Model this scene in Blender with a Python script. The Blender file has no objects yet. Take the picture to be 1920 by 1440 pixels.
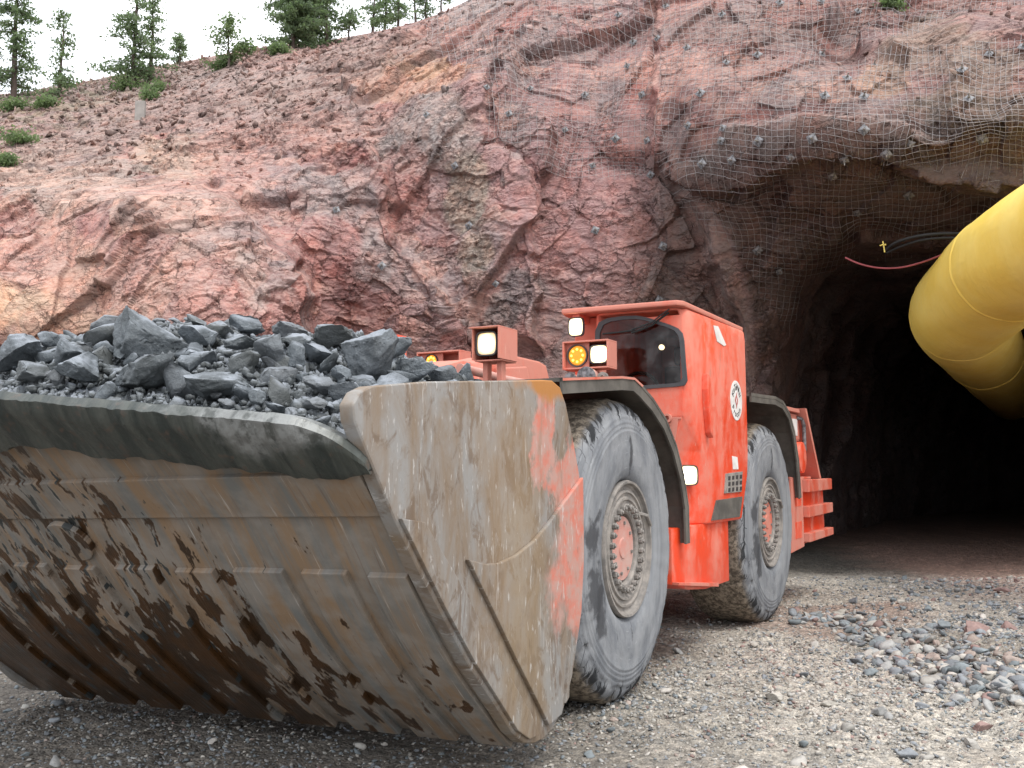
import bpy, bmesh, math, random
import numpy as np
from mathutils import Vector, Matrix
random.seed(7); rng = np.random.default_rng(7)
S = bpy.context.scene; C = S.collection
# ---------------------------------------------------------------- camera, world, sun, exposure
CAM_H = 1.39; FPX = 1850.0; PITCH = math.radians(5.07)
cd = bpy.data.cameras.new('camera'); cam = bpy.data.objects.new('camera', cd); C.objects.link(cam)
cam.location = (0, 0, CAM_H); cam.rotation_euler = (math.radians(90) + PITCH, 0, 0)
cd.sensor_width = 36; cd.lens = FPX / 1920 * 36; cd.clip_end = 2000; cd.clip_start = .05
S.camera = cam
SUN_EL, SUN_AZ = math.radians(60), math.radians(150)      # azimuth clockwise from +Y
w = bpy.data.worlds.new('World'); S.world = w; w.use_nodes = True
nt = w.node_tree; nt.nodes.clear()
sky = nt.nodes.new('ShaderNodeTexSky'); sky.sky_type = 'NISHITA'; sky.sun_disc = False
sky.sun_elevation = SUN_EL; sky.sun_rotation = SUN_AZ; sky.dust_density = 4; sky.air_density = 1.0
tc = nt.nodes.new('ShaderNodeTexCoord'); cn = nt.nodes.new('ShaderNodeTexNoise')
cn.inputs['Scale'].default_value = 2.2; cn.inputs['Detail'].default_value = 5
nt.links.new(tc.outputs['Generated'], cn.inputs['Vector'])
cr = nt.nodes.new('ShaderNodeValToRGB'); cr.color_ramp.elements[0].color = (8.2, 8.6, 9.4, 1); cr.color_ramp.elements[1].color = (11.5, 11.6, 11.8, 1)
cr.color_ramp.elements[0].position = .3; cr.color_ramp.elements[1].position = .7
nt.links.new(cn.outputs['Fac'], cr.inputs['Fac'])
mx = nt.nodes.new('ShaderNodeMix'); mx.data_type = 'RGBA'; mx.inputs[0].default_value = .88
nt.links.new(sky.outputs[0], mx.inputs[6]); nt.links.new(cr.outputs[0], mx.inputs[7])
bg = nt.nodes.new('ShaderNodeBackground'); bg.inputs['Strength'].default_value = .12
nt.links.new(mx.outputs[2], bg.inputs['Color'])
wo = nt.nodes.new('ShaderNodeOutputWorld'); nt.links.new(bg.outputs[0], wo.inputs[0])
sl = bpy.data.lights.new('sun', 'SUN'); sl.energy = 1.5; sl.angle = math.radians(22); sl.color = (1, .96, .9)
sun = bpy.data.objects.new('sun', sl); C.objects.link(sun)
sd = Vector((math.sin(SUN_AZ) * math.cos(SUN_EL), math.cos(SUN_AZ) * math.cos(SUN_EL), math.sin(SUN_EL)))
sun.rotation_euler = sd.to_track_quat('Z', 'Y').to_euler(); sun.location = (5, -5, 20)
S.view_settings.view_transform = 'Standard'; S.view_settings.look = 'None'
S.view_settings.gamma = 1; S.view_settings.exposure = .78
S.cycles.max_bounces = 6; S.cycles.use_denoising = True

# ---------------------------------------------------------------- frames and projection
FR = {'f': (np.array([.7275, 6.12, 0]), math.radians(26.9)), 'r': (np.array([2.435, 9.30, 0]), math.radians(29.))}
def basis(k):
    O, a = FR[k]
    return O, np.array([-math.sin(a), -math.cos(a), 0]), np.array([math.cos(a), -math.sin(a), 0])
def toW(k, P):
    P = np.asarray(P, float)
    if k is None: return P
    if k == 'b': P = P + np.stack([P[:, 0] * 0, P[:, 0] * 0, (P[:, 1] - .1) * .026], 1); k = 'f'     # the bucket hangs a little low on its far side
    O, U, V = basis(k)
    return O + P[:, :1] * U + P[:, 1:2] * V + P[:, 2:3] * np.array([0, 0, 1.])
def ray(x, y):
    c, s = math.cos(PITCH), math.sin(PITCH); a = (x - 960) / FPX; b = -(y - 720) / FPX
    return np.array([a, c - b * s, s + b * c])
def at(x, y, D):                     # point seen at a photo pixel, D metres in front of the camera
    d = ray(x, y); return np.array([0, 0, CAM_H]) + d * (D / d[1])
def project(P):
    c, s = math.cos(PITCH), math.sin(PITCH); Z = P[..., 2] - CAM_H
    D = P[..., 1] * c + Z * s; U = -P[..., 1] * s + Z * c
    return 960 + FPX * P[..., 0] / D, 720 - FPX * U / D
def un(k, ax, val, x, y):
    O, U, V = basis(k); N = {'u': U, 'v': V, 'z': np.array([0, 0, 1.])}[ax]
    c0 = np.array([0, 0, CAM_H]); d = ray(x, y); t = (val - (c0 - O) @ N) / (d @ N); P = c0 + t * d; q = P - O
    return np.array([q @ U, q @ V, P[2]])

# ---------------------------------------------------------------- noise in numpy
def h3(ix, iy, iz, s):
    n = (ix.astype(np.int64) * 73856093) ^ (iy.astype(np.int64) * 19349663) ^ (iz.astype(np.int64) * 83492791) ^ (s * 2654435761)
    n = (n ^ (n >> 13)) * 1274126177 & 0xffffffff
    n = (n ^ (n >> 16)) * 2246822519 & 0xffffffff
    return ((n ^ (n >> 15)) & 0xffffff) / float(0xffffff)
def vnoise(P, sc, s=0):
    Q = P * sc; I = np.floor(Q).astype(np.int64); f = Q - I; f = f * f * (3 - 2 * f); r = 0
    for dx in (0, 1):
        for dy in (0, 1):
            for dz in (0, 1):
                wgt = (f[:, 0] if dx else 1 - f[:, 0]) * (f[:, 1] if dy else 1 - f[:, 1]) * (f[:, 2] if dz else 1 - f[:, 2])
                r = r + wgt * h3(I[:, 0] + dx, I[:, 1] + dy, I[:, 2] + dz, s)
    return r * 2 - 1
def fbm(P, sc, o=4, s=0, g=.5):
    a = 1; t = 0; r = 0
    for k in range(o):
        r = r + a * vnoise(P, sc * 2 ** k, s + k * 17); t += a; a *= g
    return r / t
def facets(P, sc, s, tilt=.8, stretch=(1, 1, 1), offs=1.):
    """nearest jittered cell: displacement as a tilted plane per cell, a random per cell, border closeness"""
    Q = P * sc * np.array(stretch); B = np.floor(Q - .5).astype(np.int64)
    d1 = np.full(len(P), 9.); d2 = d1.copy(); out = np.zeros(len(P)); rr = np.zeros(len(P))
    for dx in (0, 1):
        for dy in (0, 1):
            for dz in (0, 1):
                I = B + np.array([dx, dy, dz]); a = [h3(I[:, 0], I[:, 1], I[:, 2], s + j) for j in range(3)]
                c = I + .5 + (np.stack(a, 1) - .5) * .8; v = Q - c; d = (v * v).sum(1)
                n = np.stack([h3(I[:, 0], I[:, 1], I[:, 2], s + 5 + j) for j in range(3)], 1) * 2 - 1
                rc = h3(I[:, 0], I[:, 1], I[:, 2], s + 9)
                m = d < d1; d2 = np.where(m, d1, np.minimum(d2, d)); d1 = np.where(m, d, d1)
                out = np.where(m, (v * n).sum(1) * tilt + (rc - .5) * offs, out); rr = np.where(m, rc, rr)
    return out, rr, np.sqrt(d2) - np.sqrt(d1)
def sst(a, b, x):
    t = np.clip((x - a) / (b - a), 0, 1); return t * t * (3 - 2 * t)

# ---------------------------------------------------------------- tags and mesh linking
def tag(o, label=None, cat=None, group=None, kind=None):
    if label: o['label'] = label
    if cat: o['category'] = cat
    if group: o['group'] = group
    if kind: o['kind'] = kind
    return o
def empty(name, loc, *t, **k):
    o = bpy.data.objects.new(name, None); C.objects.link(o); o.location = loc; o.empty_display_size = .2
    return tag(o, *t, **k)
def wloc(o):
    v = Vector((0, 0, 0))
    while o: v += o.location; o = o.parent
    return v
def link(name, me, mat, parent=None, org=(0, 0, 0)):
    o = bpy.data.objects.new(name, me); C.objects.link(o); o.location = Vector(org)
    if parent: o.parent = parent; o.location = Vector(org) - wloc(parent)
    for m in (mat if isinstance(mat, (list, tuple)) else [mat]): me.materials.append(m)
    return o
def mesh_np(name, V, F, attrs=None, smooth=False):
    """V (n,3), F (m,3) or (m,4)"""
    me = bpy.data.meshes.new(name); V = np.asarray(V, np.float32); F = np.asarray(F, np.int32); k = F.shape[1]
    me.vertices.add(len(V)); me.vertices.foreach_set('co', V.ravel())
    me.loops.add(F.size); me.loops.foreach_set('vertex_index', F.ravel())
    me.polygons.add(len(F)); me.polygons.foreach_set('loop_start', np.arange(0, F.size, k, dtype=np.int32))
    me.polygons.foreach_set('loop_total', np.full(len(F), k, np.int32))
    if smooth: me.polygons.foreach_set('use_smooth', np.ones(len(F), bool))
    for n, A in (attrs or {}).items():
        if A.ndim == 1: a = me.attributes.new(n, 'FLOAT', 'POINT'); a.data.foreach_set('value', A.astype(np.float32))
        elif A.shape[1] == 4: a = me.attributes.new(n, 'FLOAT_COLOR', 'POINT'); a.data.foreach_set('color', A.astype(np.float32).ravel())
        else: a = me.attributes.new(n, 'FLOAT_VECTOR', 'POINT'); a.data.foreach_set('vector', A.astype(np.float32).ravel())
    me.update(calc_edges=True); me.validate(); return me
class MB:
    def __init__(s): s.v = []; s.f = []
    def add(s, v, f):
        b = len(s.v); s.v += [tuple(map(float, p)) for p in v]; s.f += [tuple(b + i for i in q) for q in f]; return s
    def box(s, a0, a1, b0, b1, c0, c1):
        v = [(a, b, c) for a in (a0, a1) for b in (b0, b1) for c in (c0, c1)]
        return s.add(v, [(0, 1, 3, 2), (4, 6, 7, 5), (0, 4, 5, 1), (2, 3, 7, 6), (0, 2, 6, 4), (1, 5, 7, 3)])
    def prism(s, poly, ax, a0, a1):          # poly in the two other coordinates
        n = len(poly)
        def P(p, a): return {'u': (a, p[0], p[1]), 'v': (p[0], a, p[1]), 'z': (p[0], p[1], a)}[ax]
        v = [P(p, a0) for p in poly] + [P(p, a1) for p in poly]
        return s.add(v, [tuple(range(n)), tuple(range(2 * n - 1, n - 1, -1))] + [(i, i + n, (i + 1) % n + n, (i + 1) % n) for i in range(n)])
    def loft(s, rings, close=True, caps=True):
        n = len(rings[0]); v = [p for r in rings for p in r]; f = []
        for k in range(len(rings) - 1):
            for i in range(n if close else n - 1):
                j = (i + 1) % n; f.append((k * n + i, k * n + j, (k + 1) * n + j, (k + 1) * n + i))
        if caps: f += [tuple(range(n)), tuple(range(len(v) - 1, len(v) - n - 1, -1))]
        return s.add(v, f)
    def tube(s, path, r, n=8, caps=True):
        P = [Vector(p) for p in path]; R = r if isinstance(r, (list, tuple)) else [r] * len(P); rings = []; pn = None
        for i, p in enumerate(P):
            t = (P[min(i + 1, len(P) - 1)] - P[max(i - 1, 0)]).normalized()
            a = (Vector((0, 0, 1)) if abs(t.z) < .95 else Vector((1, 0, 0))) if pn is None else pn
            b = t.cross(a).normalized(); a = b.cross(t).normalized(); pn = a
            rings.append([tuple(p + (a * math.cos(q) + b * math.sin(q)) * R[i]) for q in [2 * math.pi * k / n for k in range(n)]])
        return s.loft(rings, True, caps)
    def cyl(s, a, b, r, n=24, r2=None): return s.tube([a, b], [r, r if r2 is None else r2], n)
    def revolve(s, prof, c, n=64, ax='v', caps=False):      # prof = (axial, radius)
        rings = []
        for a, r in prof:
            q = [2 * math.pi * k / n for k in range(n)]
            if ax == 'v': rings.append([(c[0] + r * math.cos(t), c[1] + a, c[2] + r * math.sin(t)) for t in q])
            elif ax == 'u': rings.append([(c[0] + a, c[1] + r * math.cos(t), c[2] + r * math.sin(t)) for t in q])
            else: rings.append([(c[0] + r * math.cos(t), c[1] + r * math.sin(t), c[2] + a) for t in q])
        return s.loft(rings, True, caps)
    def build(s, name, mat, parent=None, fr=None, bevel=0, seg=2, smooth=None, label=None, org=None, attrs=None):
        bm = bmesh.new(); vs = [bm.verts.new(p) for p in s.v]
        for f in s.f:
            try: bm.faces.new([vs[i] for i in f])
            except ValueError: pass
        bmesh.ops.recalc_face_normals(bm, faces=bm.faces)
        if bevel:
            es = [e for e in bm.edges if len(e.link_faces) == 2 and e.calc_face_angle(0) > .5]
            bmesh.ops.bevel(bm, geom=es, offset=bevel, segments=seg, profile=.6, affect='EDGES', clamp_overlap=True)
        if smooth is not None:
            for f in bm.faces: f.smooth = True
            for e in bm.edges:
                if len(e.link_faces) == 2 and e.calc_face_angle(0) > smooth: e.smooth = False
        me = bpy.data.meshes.new(name); bm.to_mesh(me); bm.free()
        co = np.zeros(len(me.vertices) * 3, np.float32); me.vertices.foreach_get('co', co); co = co.reshape(-1, 3)
        a = me.attributes.new('lc', 'FLOAT_VECTOR', 'POINT'); a.data.foreach_set('vector', (attrs['lc'](co) if attrs and 'lc' in attrs else co).astype(np.float32).ravel())
        for an, fn in (attrs or {}).items():
            if an != 'lc': a = me.attributes.new(an, 'FLOAT_VECTOR', 'POINT'); a.data.foreach_set('vector', fn(co).astype(np.float32).ravel())
        W = toW(fr, co)
        if org is None: org = W.mean(0)
        W = W - np.array(org); me.vertices.foreach_set('co', W.astype(np.float32).ravel()); me.update()
        o = link(name, me, mat, parent, tuple(float(t) for t in org))
        if label: o['label'] = label
        return o

# ---------------------------------------------------------------- node materials
class G:
    def __init__(s, name, rough=.8, metal=0, spec=.3):
        s.m = bpy.data.materials.new(name); s.m.use_nodes = True; s.t = s.m.node_tree; s.t.nodes.clear()
        s.o = s.t.nodes.new('ShaderNodeOutputMaterial'); s.b = s.t.nodes.new('ShaderNodeBsdfPrincipled')
        s.t.links.new(s.b.outputs[0], s.o.inputs[0]); s.b.inputs['Roughness'].default_value = rough
        s.b.inputs['Metallic'].default_value = metal; s.b.inputs['Specular IOR Level'].default_value = spec
    def n(s, t): return s.t.nodes.new('ShaderNode' + t)
    def set(s, inp, v):
        if isinstance(v, bpy.types.NodeSocket): s.t.links.new(v, inp)
        elif isinstance(v, (tuple, list)) and inp.type == 'RGBA' and len(v) == 3: inp.default_value = (*v, 1)
        else: inp.default_value = v
    def attr(s, name, out='Vector'):
        a = s.n('Attribute'); a.attribute_name = name; return a.outputs[out]
    def obj(s): return s.n('TexCoord').outputs['Object']
    def pos(s): return s.n('NewGeometry').outputs['Position']
    def scale(s, v, sc, loc=(0, 0, 0), rot=(0, 0, 0)):
        m = s.n('Mapping'); s.set(m.inputs[0], v); m.inputs['Scale'].default_value = sc; m.inputs['Location'].default_value = loc
        m.inputs['Rotation'].default_value = rot; return m.outputs[0]
    def noise(s, v, sc, d=5, r=.55, w=0):
        m = s.n('TexNoise'); s.set(m.inputs['Vector'], v); m.inputs['Scale'].default_value = sc; m.inputs['Detail'].default_value = d
        m.inputs['Roughness'].default_value = r; m.inputs['Distortion'].default_value = w; return m.outputs['Fac']
    def vor(s, v, sc, f='F1', out='Distance'):
        m = s.n('TexVoronoi'); s.set(m.inputs['Vector'], v); m.inputs['Scale'].default_value = sc; m.feature = f; return m.outputs[out]
    def ramp(s, f, a, b, c0=0., c1=1.):
        m = s.n('MapRange'); s.set(m.inputs[0], f); m.inputs[1].default_value = a; m.inputs[2].default_value = b
        m.inputs[3].default_value = c0; m.inputs[4].default_value = c1; m.interpolation_type = 'SMOOTHSTEP'; return m.outputs[0]
    def mix(s, f, a, b, mode='MIX'):
        m = s.n('Mix'); m.data_type = 'RGBA'; m.blend_type = mode; s.set(m.inputs[0], f); s.set(m.inputs[6], a); s.set(m.inputs[7], b); return m.outputs[2]
    def math(s, op, a, b=0.):
        m = s.n('Math'); m.operation = op; s.set(m.inputs[0], a); s.set(m.inputs[1], b); return m.outputs[0]
    def sep(s, v):
        m = s.n('SeparateXYZ'); s.set(m.inputs[0], v); return m.outputs
    def blob(s, v, c, r, amp=.6, sc=6, soft=.12, nz=None):
        """irregular patch mask round c with radii r in vector space v"""
        m = s.n('VectorMath'); m.operation = 'SUBTRACT'; s.set(m.inputs[0], v); m.inputs[1].default_value = c
        q = s.n('VectorMath'); q.operation = 'DIVIDE'; s.set(q.inputs[0], m.outputs[0]); q.inputs[1].default_value = r
        l = s.n('VectorMath'); l.operation = 'LENGTH'; s.set(l.inputs[0], q.outputs[0])
        nz = nz or s.noise(v, sc, 6, .6)
        d = s.math('ADD', l.outputs['Value'], s.math('MULTIPLY', s.math('SUBTRACT', nz, .5), amp * 3))
        return s.ramp(d, 1 + soft, 1 - soft)
    def bump(s, h, st=.5, dist=.02):
        m = s.n('Bump'); s.set(m.inputs['Height'], h); m.inputs['Strength'].default_value = st; m.inputs['Distance'].default_value = dist
        if s.b.inputs['Normal'].is_linked: s.t.links.new(s.b.inputs['Normal'].links[0].from_socket, m.inputs['Normal'])
        s.t.links.new(m.outputs[0], s.b.inputs['Normal'])
    def col(s, c): s.set(s.b.inputs['Base Color'], c)
    def rough(s, c): s.set(s.b.inputs['Roughness'], c)

def m_rock():
    g = G('rock_face', .9, spec=.2); P = g.pos(); c = g.attr('col', 'Color')
    n1 = g.noise(P, 3.2, 8, .65, .4); n2 = g.noise(g.scale(P, (1, 1, 2.4)), 11, 8, .7, .3); n3 = g.noise(P, 46, 4, .7)
    c = g.mix(g.ramp(n1, .38, .68), c, g.mix(1., c, (1.3, 1.06, .98), 'MULTIPLY'))
    c = g.mix(g.ramp(n2, .56, .36, 0, .6), c, g.mix(1., c, (.58, .5, .52), 'MULTIPLY'))
    c = g.mix(g.ramp(n3, .6, .75, 0, .5), c, g.mix(1., c, (1.5, 1.45, 1.4), 'MULTIPLY'))
    nz = g.sep(g.n('NewGeometry').outputs['Normal'])[2]; c = g.mix(g.math('MULTIPLY', g.ramp(nz, .15, .75), g.ramp(n2, .42, .6, .0, .45)), c, (.42, .32, .285))
    wn = g.n('TexNoise'); g.set(wn.inputs['Vector'], P); wn.inputs['Scale'].default_value = 3.5; wn.inputs['Detail'].default_value = 5; wn.inputs['Roughness'].default_value = .7
    wm = g.n('VectorMath'); wm.operation = 'SCALE'; g.set(wm.inputs[0], wn.outputs['Color']); wm.inputs['Scale'].default_value = .35
    wa = g.n('VectorMath'); wa.operation = 'ADD'; g.set(wa.inputs[0], P); g.set(wa.inputs[1], wm.outputs[0]); W = wa.outputs[0]
    hs = None
    for sc, st, wd, am, lo, hi in ((2.4, (1, 1, 1.5), .018, .65, .48, .58), (8., (.8, .8, 1.7), .05, .5, .47, .6)):
        v = g.scale(W, st, (sc, 0, 0)); e = g.vor(v, sc, 'DISTANCE_TO_EDGE'); k = g.noise(g.scale(P, (1, 1, 1), (sc, 3, 1)), 1.7, 5, .6); mk = g.ramp(k, lo, hi)
        cell = g.sep(g.vor(v, sc, 'F1', 'Color'))[0]; c = g.mix(g.math('MULTIPLY', mk, .55), c, g.mix(1., c, g.mix(cell, (.72, .68, .69), (1.25, 1.23, 1.22)), 'MULTIPLY'))
        c = g.mix(g.math('MULTIPLY', g.ramp(e, wd, 0, 0, am), mk), c, (.075, .045, .042)); h = g.math('MULTIPLY', g.math('ADD', g.math('MULTIPLY', cell, .5), g.ramp(e, 0, wd * 2.5)), g.math('MULTIPLY', mk, 3.2 / sc)); hs = h if hs is None else g.math('ADD', hs, h)
    ln = g.noise(g.scale(W, (.9, .9, 5.5), (0, 0, 0), (.3, .2, 0)), 5, 6, .7); c = g.mix(g.math('MULTIPLY', g.ramp(ln, .60, .66, 0, .6), g.ramp(n1, .42, .6)), c, (.09, .055, .05)); c = g.mix(g.ramp(ln, .36, .30, 0, .35), c, g.mix(1., c, (1.45, 1.4, 1.38), 'MULTIPLY'))
    g.col(c); g.bump(g.math('ADD', g.math('ADD', n2, g.math('MULTIPLY', n3, .5)), g.math('MULTIPLY', hs, 1.1)), .85, .034); return g.m
def m_ore():
    g = G('ore_rock', .62, spec=.5); P = g.pos(); n = g.noise(P, 9, 6, .6); n2 = g.noise(P, 70, 4, .7)
    r = g.n('ObjectInfo').outputs['Random']
    c = g.mix(g.ramp(n, .35, .7), (.052, .063, .071), (.125, .145, .162))
    c = g.mix(g.ramp(n2, .55, .75, 0, .6), c, (.24, .26, .28)); c = g.mix(g.ramp(r, 0, .5, .55, 0), c, (.075, .078, .07)); c = g.mix(g.ramp(r, .7, 1, 0, .5), c, (.15, .155, .16))
    sz = g.sep(g.n('NewGeometry').outputs['Normal'])[2]; du = g.math('MULTIPLY', g.ramp(sz, .35, .95), g.ramp(n, .4, .6, .25, .9))
    c = g.mix(du, c, (.25, .275, .31)); g.col(c); g.bump(g.math('ADD', n, g.math('MULTIPLY', n2, .5)), .8, .02); return g.m
def m_paint(name='orange_paint', base=(.72, .062, .018), dust=(.62, .22, .16), fine=.5, k=0.):
    g = G(name, .5, spec=.4); P = g.attr('lc'); st = g.scale(P, (1.6, 1.6, .7)); n = g.noise(st, 2.1, 8, .62, .3); n2 = g.noise(P, 14, 6, .65); n3 = g.noise(P, 60, 3, .7)
    n4 = g.noise(g.scale(P, (14, 14, 1)), 2, 6, .6)
    zz = g.ramp(g.sep(P)[2], 1.1, 2.5, -.01, .13); d = g.ramp(g.math('SUBTRACT', g.math('ADD', n, g.math('MULTIPLY', n2, .35)), zz), .80 - k, .46 - k, .0, .85); c = g.mix(d, base, dust)
    c = g.mix(g.ramp(n4, .58, .74, 0, .25), c, (.4, .2, .14))
    c = g.mix(g.ramp(n2, .62, .78, 0, fine), c, (.3, .2, .16)); c = g.mix(g.ramp(n3, .64, .76, 0, .5), c, (.2, .11, .09)); sc_ = g.noise(g.scale(P, (9, 9, 1.5), (3, 1, 2), (.3, .2, 0)), 5, 4, .6); c = g.mix(g.ramp(sc_, .66, .70, 0, .5), c, (.62, .36, .28)); dk_ = g.noise(g.scale(P, (2.5, 2.5, 1), (5, 5, 5)), 2.5, 7, .7); c = g.mix(g.ramp(dk_, .58, .72, 0, .45), c, (.30, .13, .09))
    g.col(c); g.rough(g.ramp(d, 0, 1, .38, .85)); g.bump(n2, .25, .008); return g.m
def m_steel(name, c1, c2, rough=.6, metal=.3, sc=12):
    g = G(name, rough, metal); P = g.attr('lc'); n = g.noise(P, sc, 6, .65); g.col(g.mix(g.ramp(n, .35, .65), c1, c2)); g.bump(n, .4, .006); return g.m
def m_plain(name, c, rough=.6, metal=0, emit=0, ec=None):
    g = G(name, rough, metal); g.col(g.mix(g.ramp(g.noise(g.obj(), 8, 4), .35, .7), c, tuple(t * .8 for t in c)))
    if emit: g.set(g.b.inputs['Emission Color'], ec or c); g.b.inputs['Emission Strength'].default_value = emit
    return g.m
def m_tyre():
    g = G('tyre_rubber', .85, spec=.25); P = g.attr('lc'); x = g.sep(P)   # lc = (radius, angle*R, axial)
    n = g.noise(P, 5, 7, .6); n2 = g.noise(g.scale(P, (1, 4, 1)), 3.0, 7, .65, .4); n3 = g.noise(g.scale(P, (6, 1, 1)), 9, 5, .6)
    W = g.attr('wc'); b = g.noise(g.scale(W, (1.6, 1.6, 1.6)), 1.5, 7, .62, .5)
    c = g.mix(g.ramp(n, .35, .65), (.15, .16, .175), (.24, .25, .262)); c = g.mix(g.ramp(n3, .6, .72, 0, .5), c, (.36, .37, .38))
    sh = g.ramp(x[0], .72, .90); dk = g.math('ADD', g.math('MULTIPLY', sh, .17), n2); dk = g.ramp(dk, .655, .70)
    c = g.mix(dk, c, (.028, .03, .033)); c = g.mix(g.ramp(b, .64, .68, 0, .8), c, (.04, .042, .046)); ck = g.vor(g.scale(W, (3, 3, 1.2)), 5.5, 'DISTANCE_TO_EDGE'); c = g.mix(g.math('MULTIPLY', g.ramp(ck, .035, .01), g.ramp(g.math('ADD', n2, g.math('MULTIPLY', sh, .25)), .55, .72)), c, (.035, .036, .04))
    for cx, cz, rx, rz in ((.62, 1.0, .09, .11), (.58, .70, .10, .16), (.50, .60, .07, .16), (-.82, .95, .04, .14), (-.02, 1.50, .03, .10)): c = g.mix(g.math('MULTIPLY', g.blob(W, (cx, 0, cz), (rx, 9, rz), .9, 9, .3), .85), c, (.045, .047, .052))
    tr = g.ramp(x[2], -.045, -.10); tn = g.noise(W, 24, 6, .7); tcol = g.mix(g.ramp(tn, .4, .62), (.085, .07, .055), (.32, .27, .21))
    c = g.mix(tr, c, tcol); g.col(c); g.bump(g.math('ADD', n2, g.math('MULTIPLY', g.noise(W, 30, 5, .7), .5)), .5, .015); return g.m
def m_floor():      # underside of the bucket: lc=(s along floor, v, height)
    g = G('bucket_floor', .62, .15, .4); P = g.scale(g.attr('fl'), (1, 1, 0)); st = g.scale(P, (.55, 7, 1)); n = g.noise(st, 1.6, 8, .62, .3); n2 = g.noise(P, 5, 7, .6); n3 = g.noise(g.scale(P, (1.5, 30, 1)), 2, 5, .6)
    x = g.sep(P)
    c = g.mix(g.ramp(n, .36, .62), (.175, .178, .17), (.27, .185, .115)); c = g.mix(g.ramp(n2, .42, .66, 0, .75), c, (.28, .255, .225))
    c = g.mix(g.ramp(n3, .6, .74, 0, .75), c, (.5, .48, .45)); c = g.mix(g.ramp(n3, .42, .3, 0, .55), c, (.17, .10, .06))
    sp = g.noise(g.scale(P, (2.0, 4.6, 1)), 2.1, 6, .62, .25); big = g.noise(g.scale(P, (.8, 1.7, 1), (3.3, 1.2, 0)), 1.5, 5, .55, .3)
    lo = g.ramp(x[0], 1.7, .1, 0, .10); le = g.ramp(x[1], -.1, -1.8, -.05, .10)
    wet = g.math('ADD', g.math('ADD', g.math('MULTIPLY', sp, .62), g.math('MULTIPLY', big, .42)), g.math('ADD', lo, le))
    wm = g.ramp(wet, .638, .656); c = g.mix(wm, c, g.mix(g.ramp(n2, .4, .6), (.045, .026, .014), (.075, .036, .014)))
    s2 = g.noise(g.scale(P, (2.4, 7, 1), (1, 5, 0)), 3.2, 4, .5); c = g.mix(g.ramp(g.math('ADD', s2, le), .70, .72), c, (.05, .055, .055))
    g.col(c); g.rough(g.ramp(wm, 0, 1, .62, .3)); g.bump(g.math('ADD', n, g.math('MULTIPLY', n3, .5)), .45, .012); return g.m
def m_lip():
    g = G('cutting_edge_steel', .5, .3, .5); P = g.attr('fl'); x = g.sep(P); n = g.noise(g.scale(P, (.8, 8, 1), (0, 0, 0), (0, 0, .35)), 1.6, 7, .6, .3); n2 = g.noise(P, 20, 6, .65)
    c = g.mix(g.ramp(n, .38, .62), (.032, .040, .037), (.075, .082, .072)); c = g.mix(g.ramp(n2, .55, .72, 0, .5), c, (.14, .085, .06))
    ri = g.blob(P, (2.12, -.12, 0), (.20, .42, 1), 1.0, 4, .35); c = g.mix(ri, c, g.mix(g.ramp(n2, .4, .6), g.mix(g.ramp(n, .42, .56), (.075, .08, .075), (.17, .175, .17)), (.24, .25, .245)))
    cr_ = g.ramp(g.math('ADD', g.math('ADD', x[0], g.math('MULTIPLY', g.math('ABSOLUTE', g.math('ADD', x[1], 1.52)), .16)), g.math('MULTIPLY', n2, .10)), 2.245, 2.29); c = g.mix(g.math('MULTIPLY', cr_, g.ramp(x[1], -1.0, -.1, .25, .75)), c, (.20, .21, .205)); g.col(c); g.rough(g.ramp(n2, .3, .7, .3, .65)); g.bump(g.math('ADD', n, g.math('MULTIPLY', n2, .4)), .5, .02); return g.m
def m_cheek():
    g = G('bucket_side_steel', .68, .15, .35); P = g.attr('lc'); n = g.noise(g.scale(P, (2.2, 1, .8)), 2.4, 8, .65, .6); n2 = g.noise(P, 9, 7, .65); n3 = g.noise(g.scale(P, (5, 1, 1.2), (0, 0, 0), (0, .25, 0)), 9, 5, .6); n4 = g.noise(P, 60, 4, .7)
    c = g.mix(g.ramp(n, .36, .64), (.25, .245, .235), (.205, .155, .11)); c = g.mix(g.ramp(g.noise(g.scale(P, (3, 1, 1.6), (2, 0, 5)), 3.3, 8, .7, .9), .5, .62, 0, .75), c, (.14, .10, .07)); c = g.mix(g.ramp(g.noise(g.scale(P, (8, 1, .8), (2, 0, 5), (0, -.5, 0)), 4, 6, .7, .3), .61, .68, 0, .5), c, (.46, .45, .43)); c = g.mix(g.math('MULTIPLY', g.blob(P, (1.85, .12, 1.25), (.30, 1, .6), .8, 3, .7), .32), c, (.28, .18, .09))
    c = g.mix(g.math('MULTIPLY', g.blob(P, (1.75, .12, .72), (.22, 1, .45), .8, 4, .7), .35), c, (.29, .215, .125))
    c = g.mix(g.ramp(n2, .55, .72, 0, .5), c, (.2, .15, .11)); red = g.mix(g.ramp(n2, .35, .6), (.52, .17, .12), (.42, .26, .22))
    m = g.blob(P, (1.10, .12, 1.30), (.30, 1, .36), 1.0, 3.2, .15); m = g.math('MAXIMUM', m, g.blob(P, (1.10, .12, .92), (.42, 1, .40), 1.0, 2.6, .25)); m = g.math('MAXIMUM', m, g.blob(P, (1.50, .12, 1.52), (.10, 1, .20), 1.3, 5, .2))
    c = g.mix(g.math('MULTIPLY', m, g.ramp(n, .7, .5, .35, 1)), c, red)
    c = g.mix(g.ramp(n3, .60, .68, 0, .6), c, (.5, .49, .47)); c = g.mix(g.ramp(n3, .36, .28, 0, .5), c, (.12, .085, .06)); c = g.mix(g.ramp(n4, .66, .76, 0, .5), c, (.13, .1, .08))
    tp = g.blob(P, (1.42, .12, 1.83), (.34, 1, .09), .5, 6, .3); c = g.mix(tp, c, (.38, .17, .05))
    g.col(c); g.bump(g.math('ADD', n2, g.math('MULTIPLY', n3, .5)), .35, .01); return g.m
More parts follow.
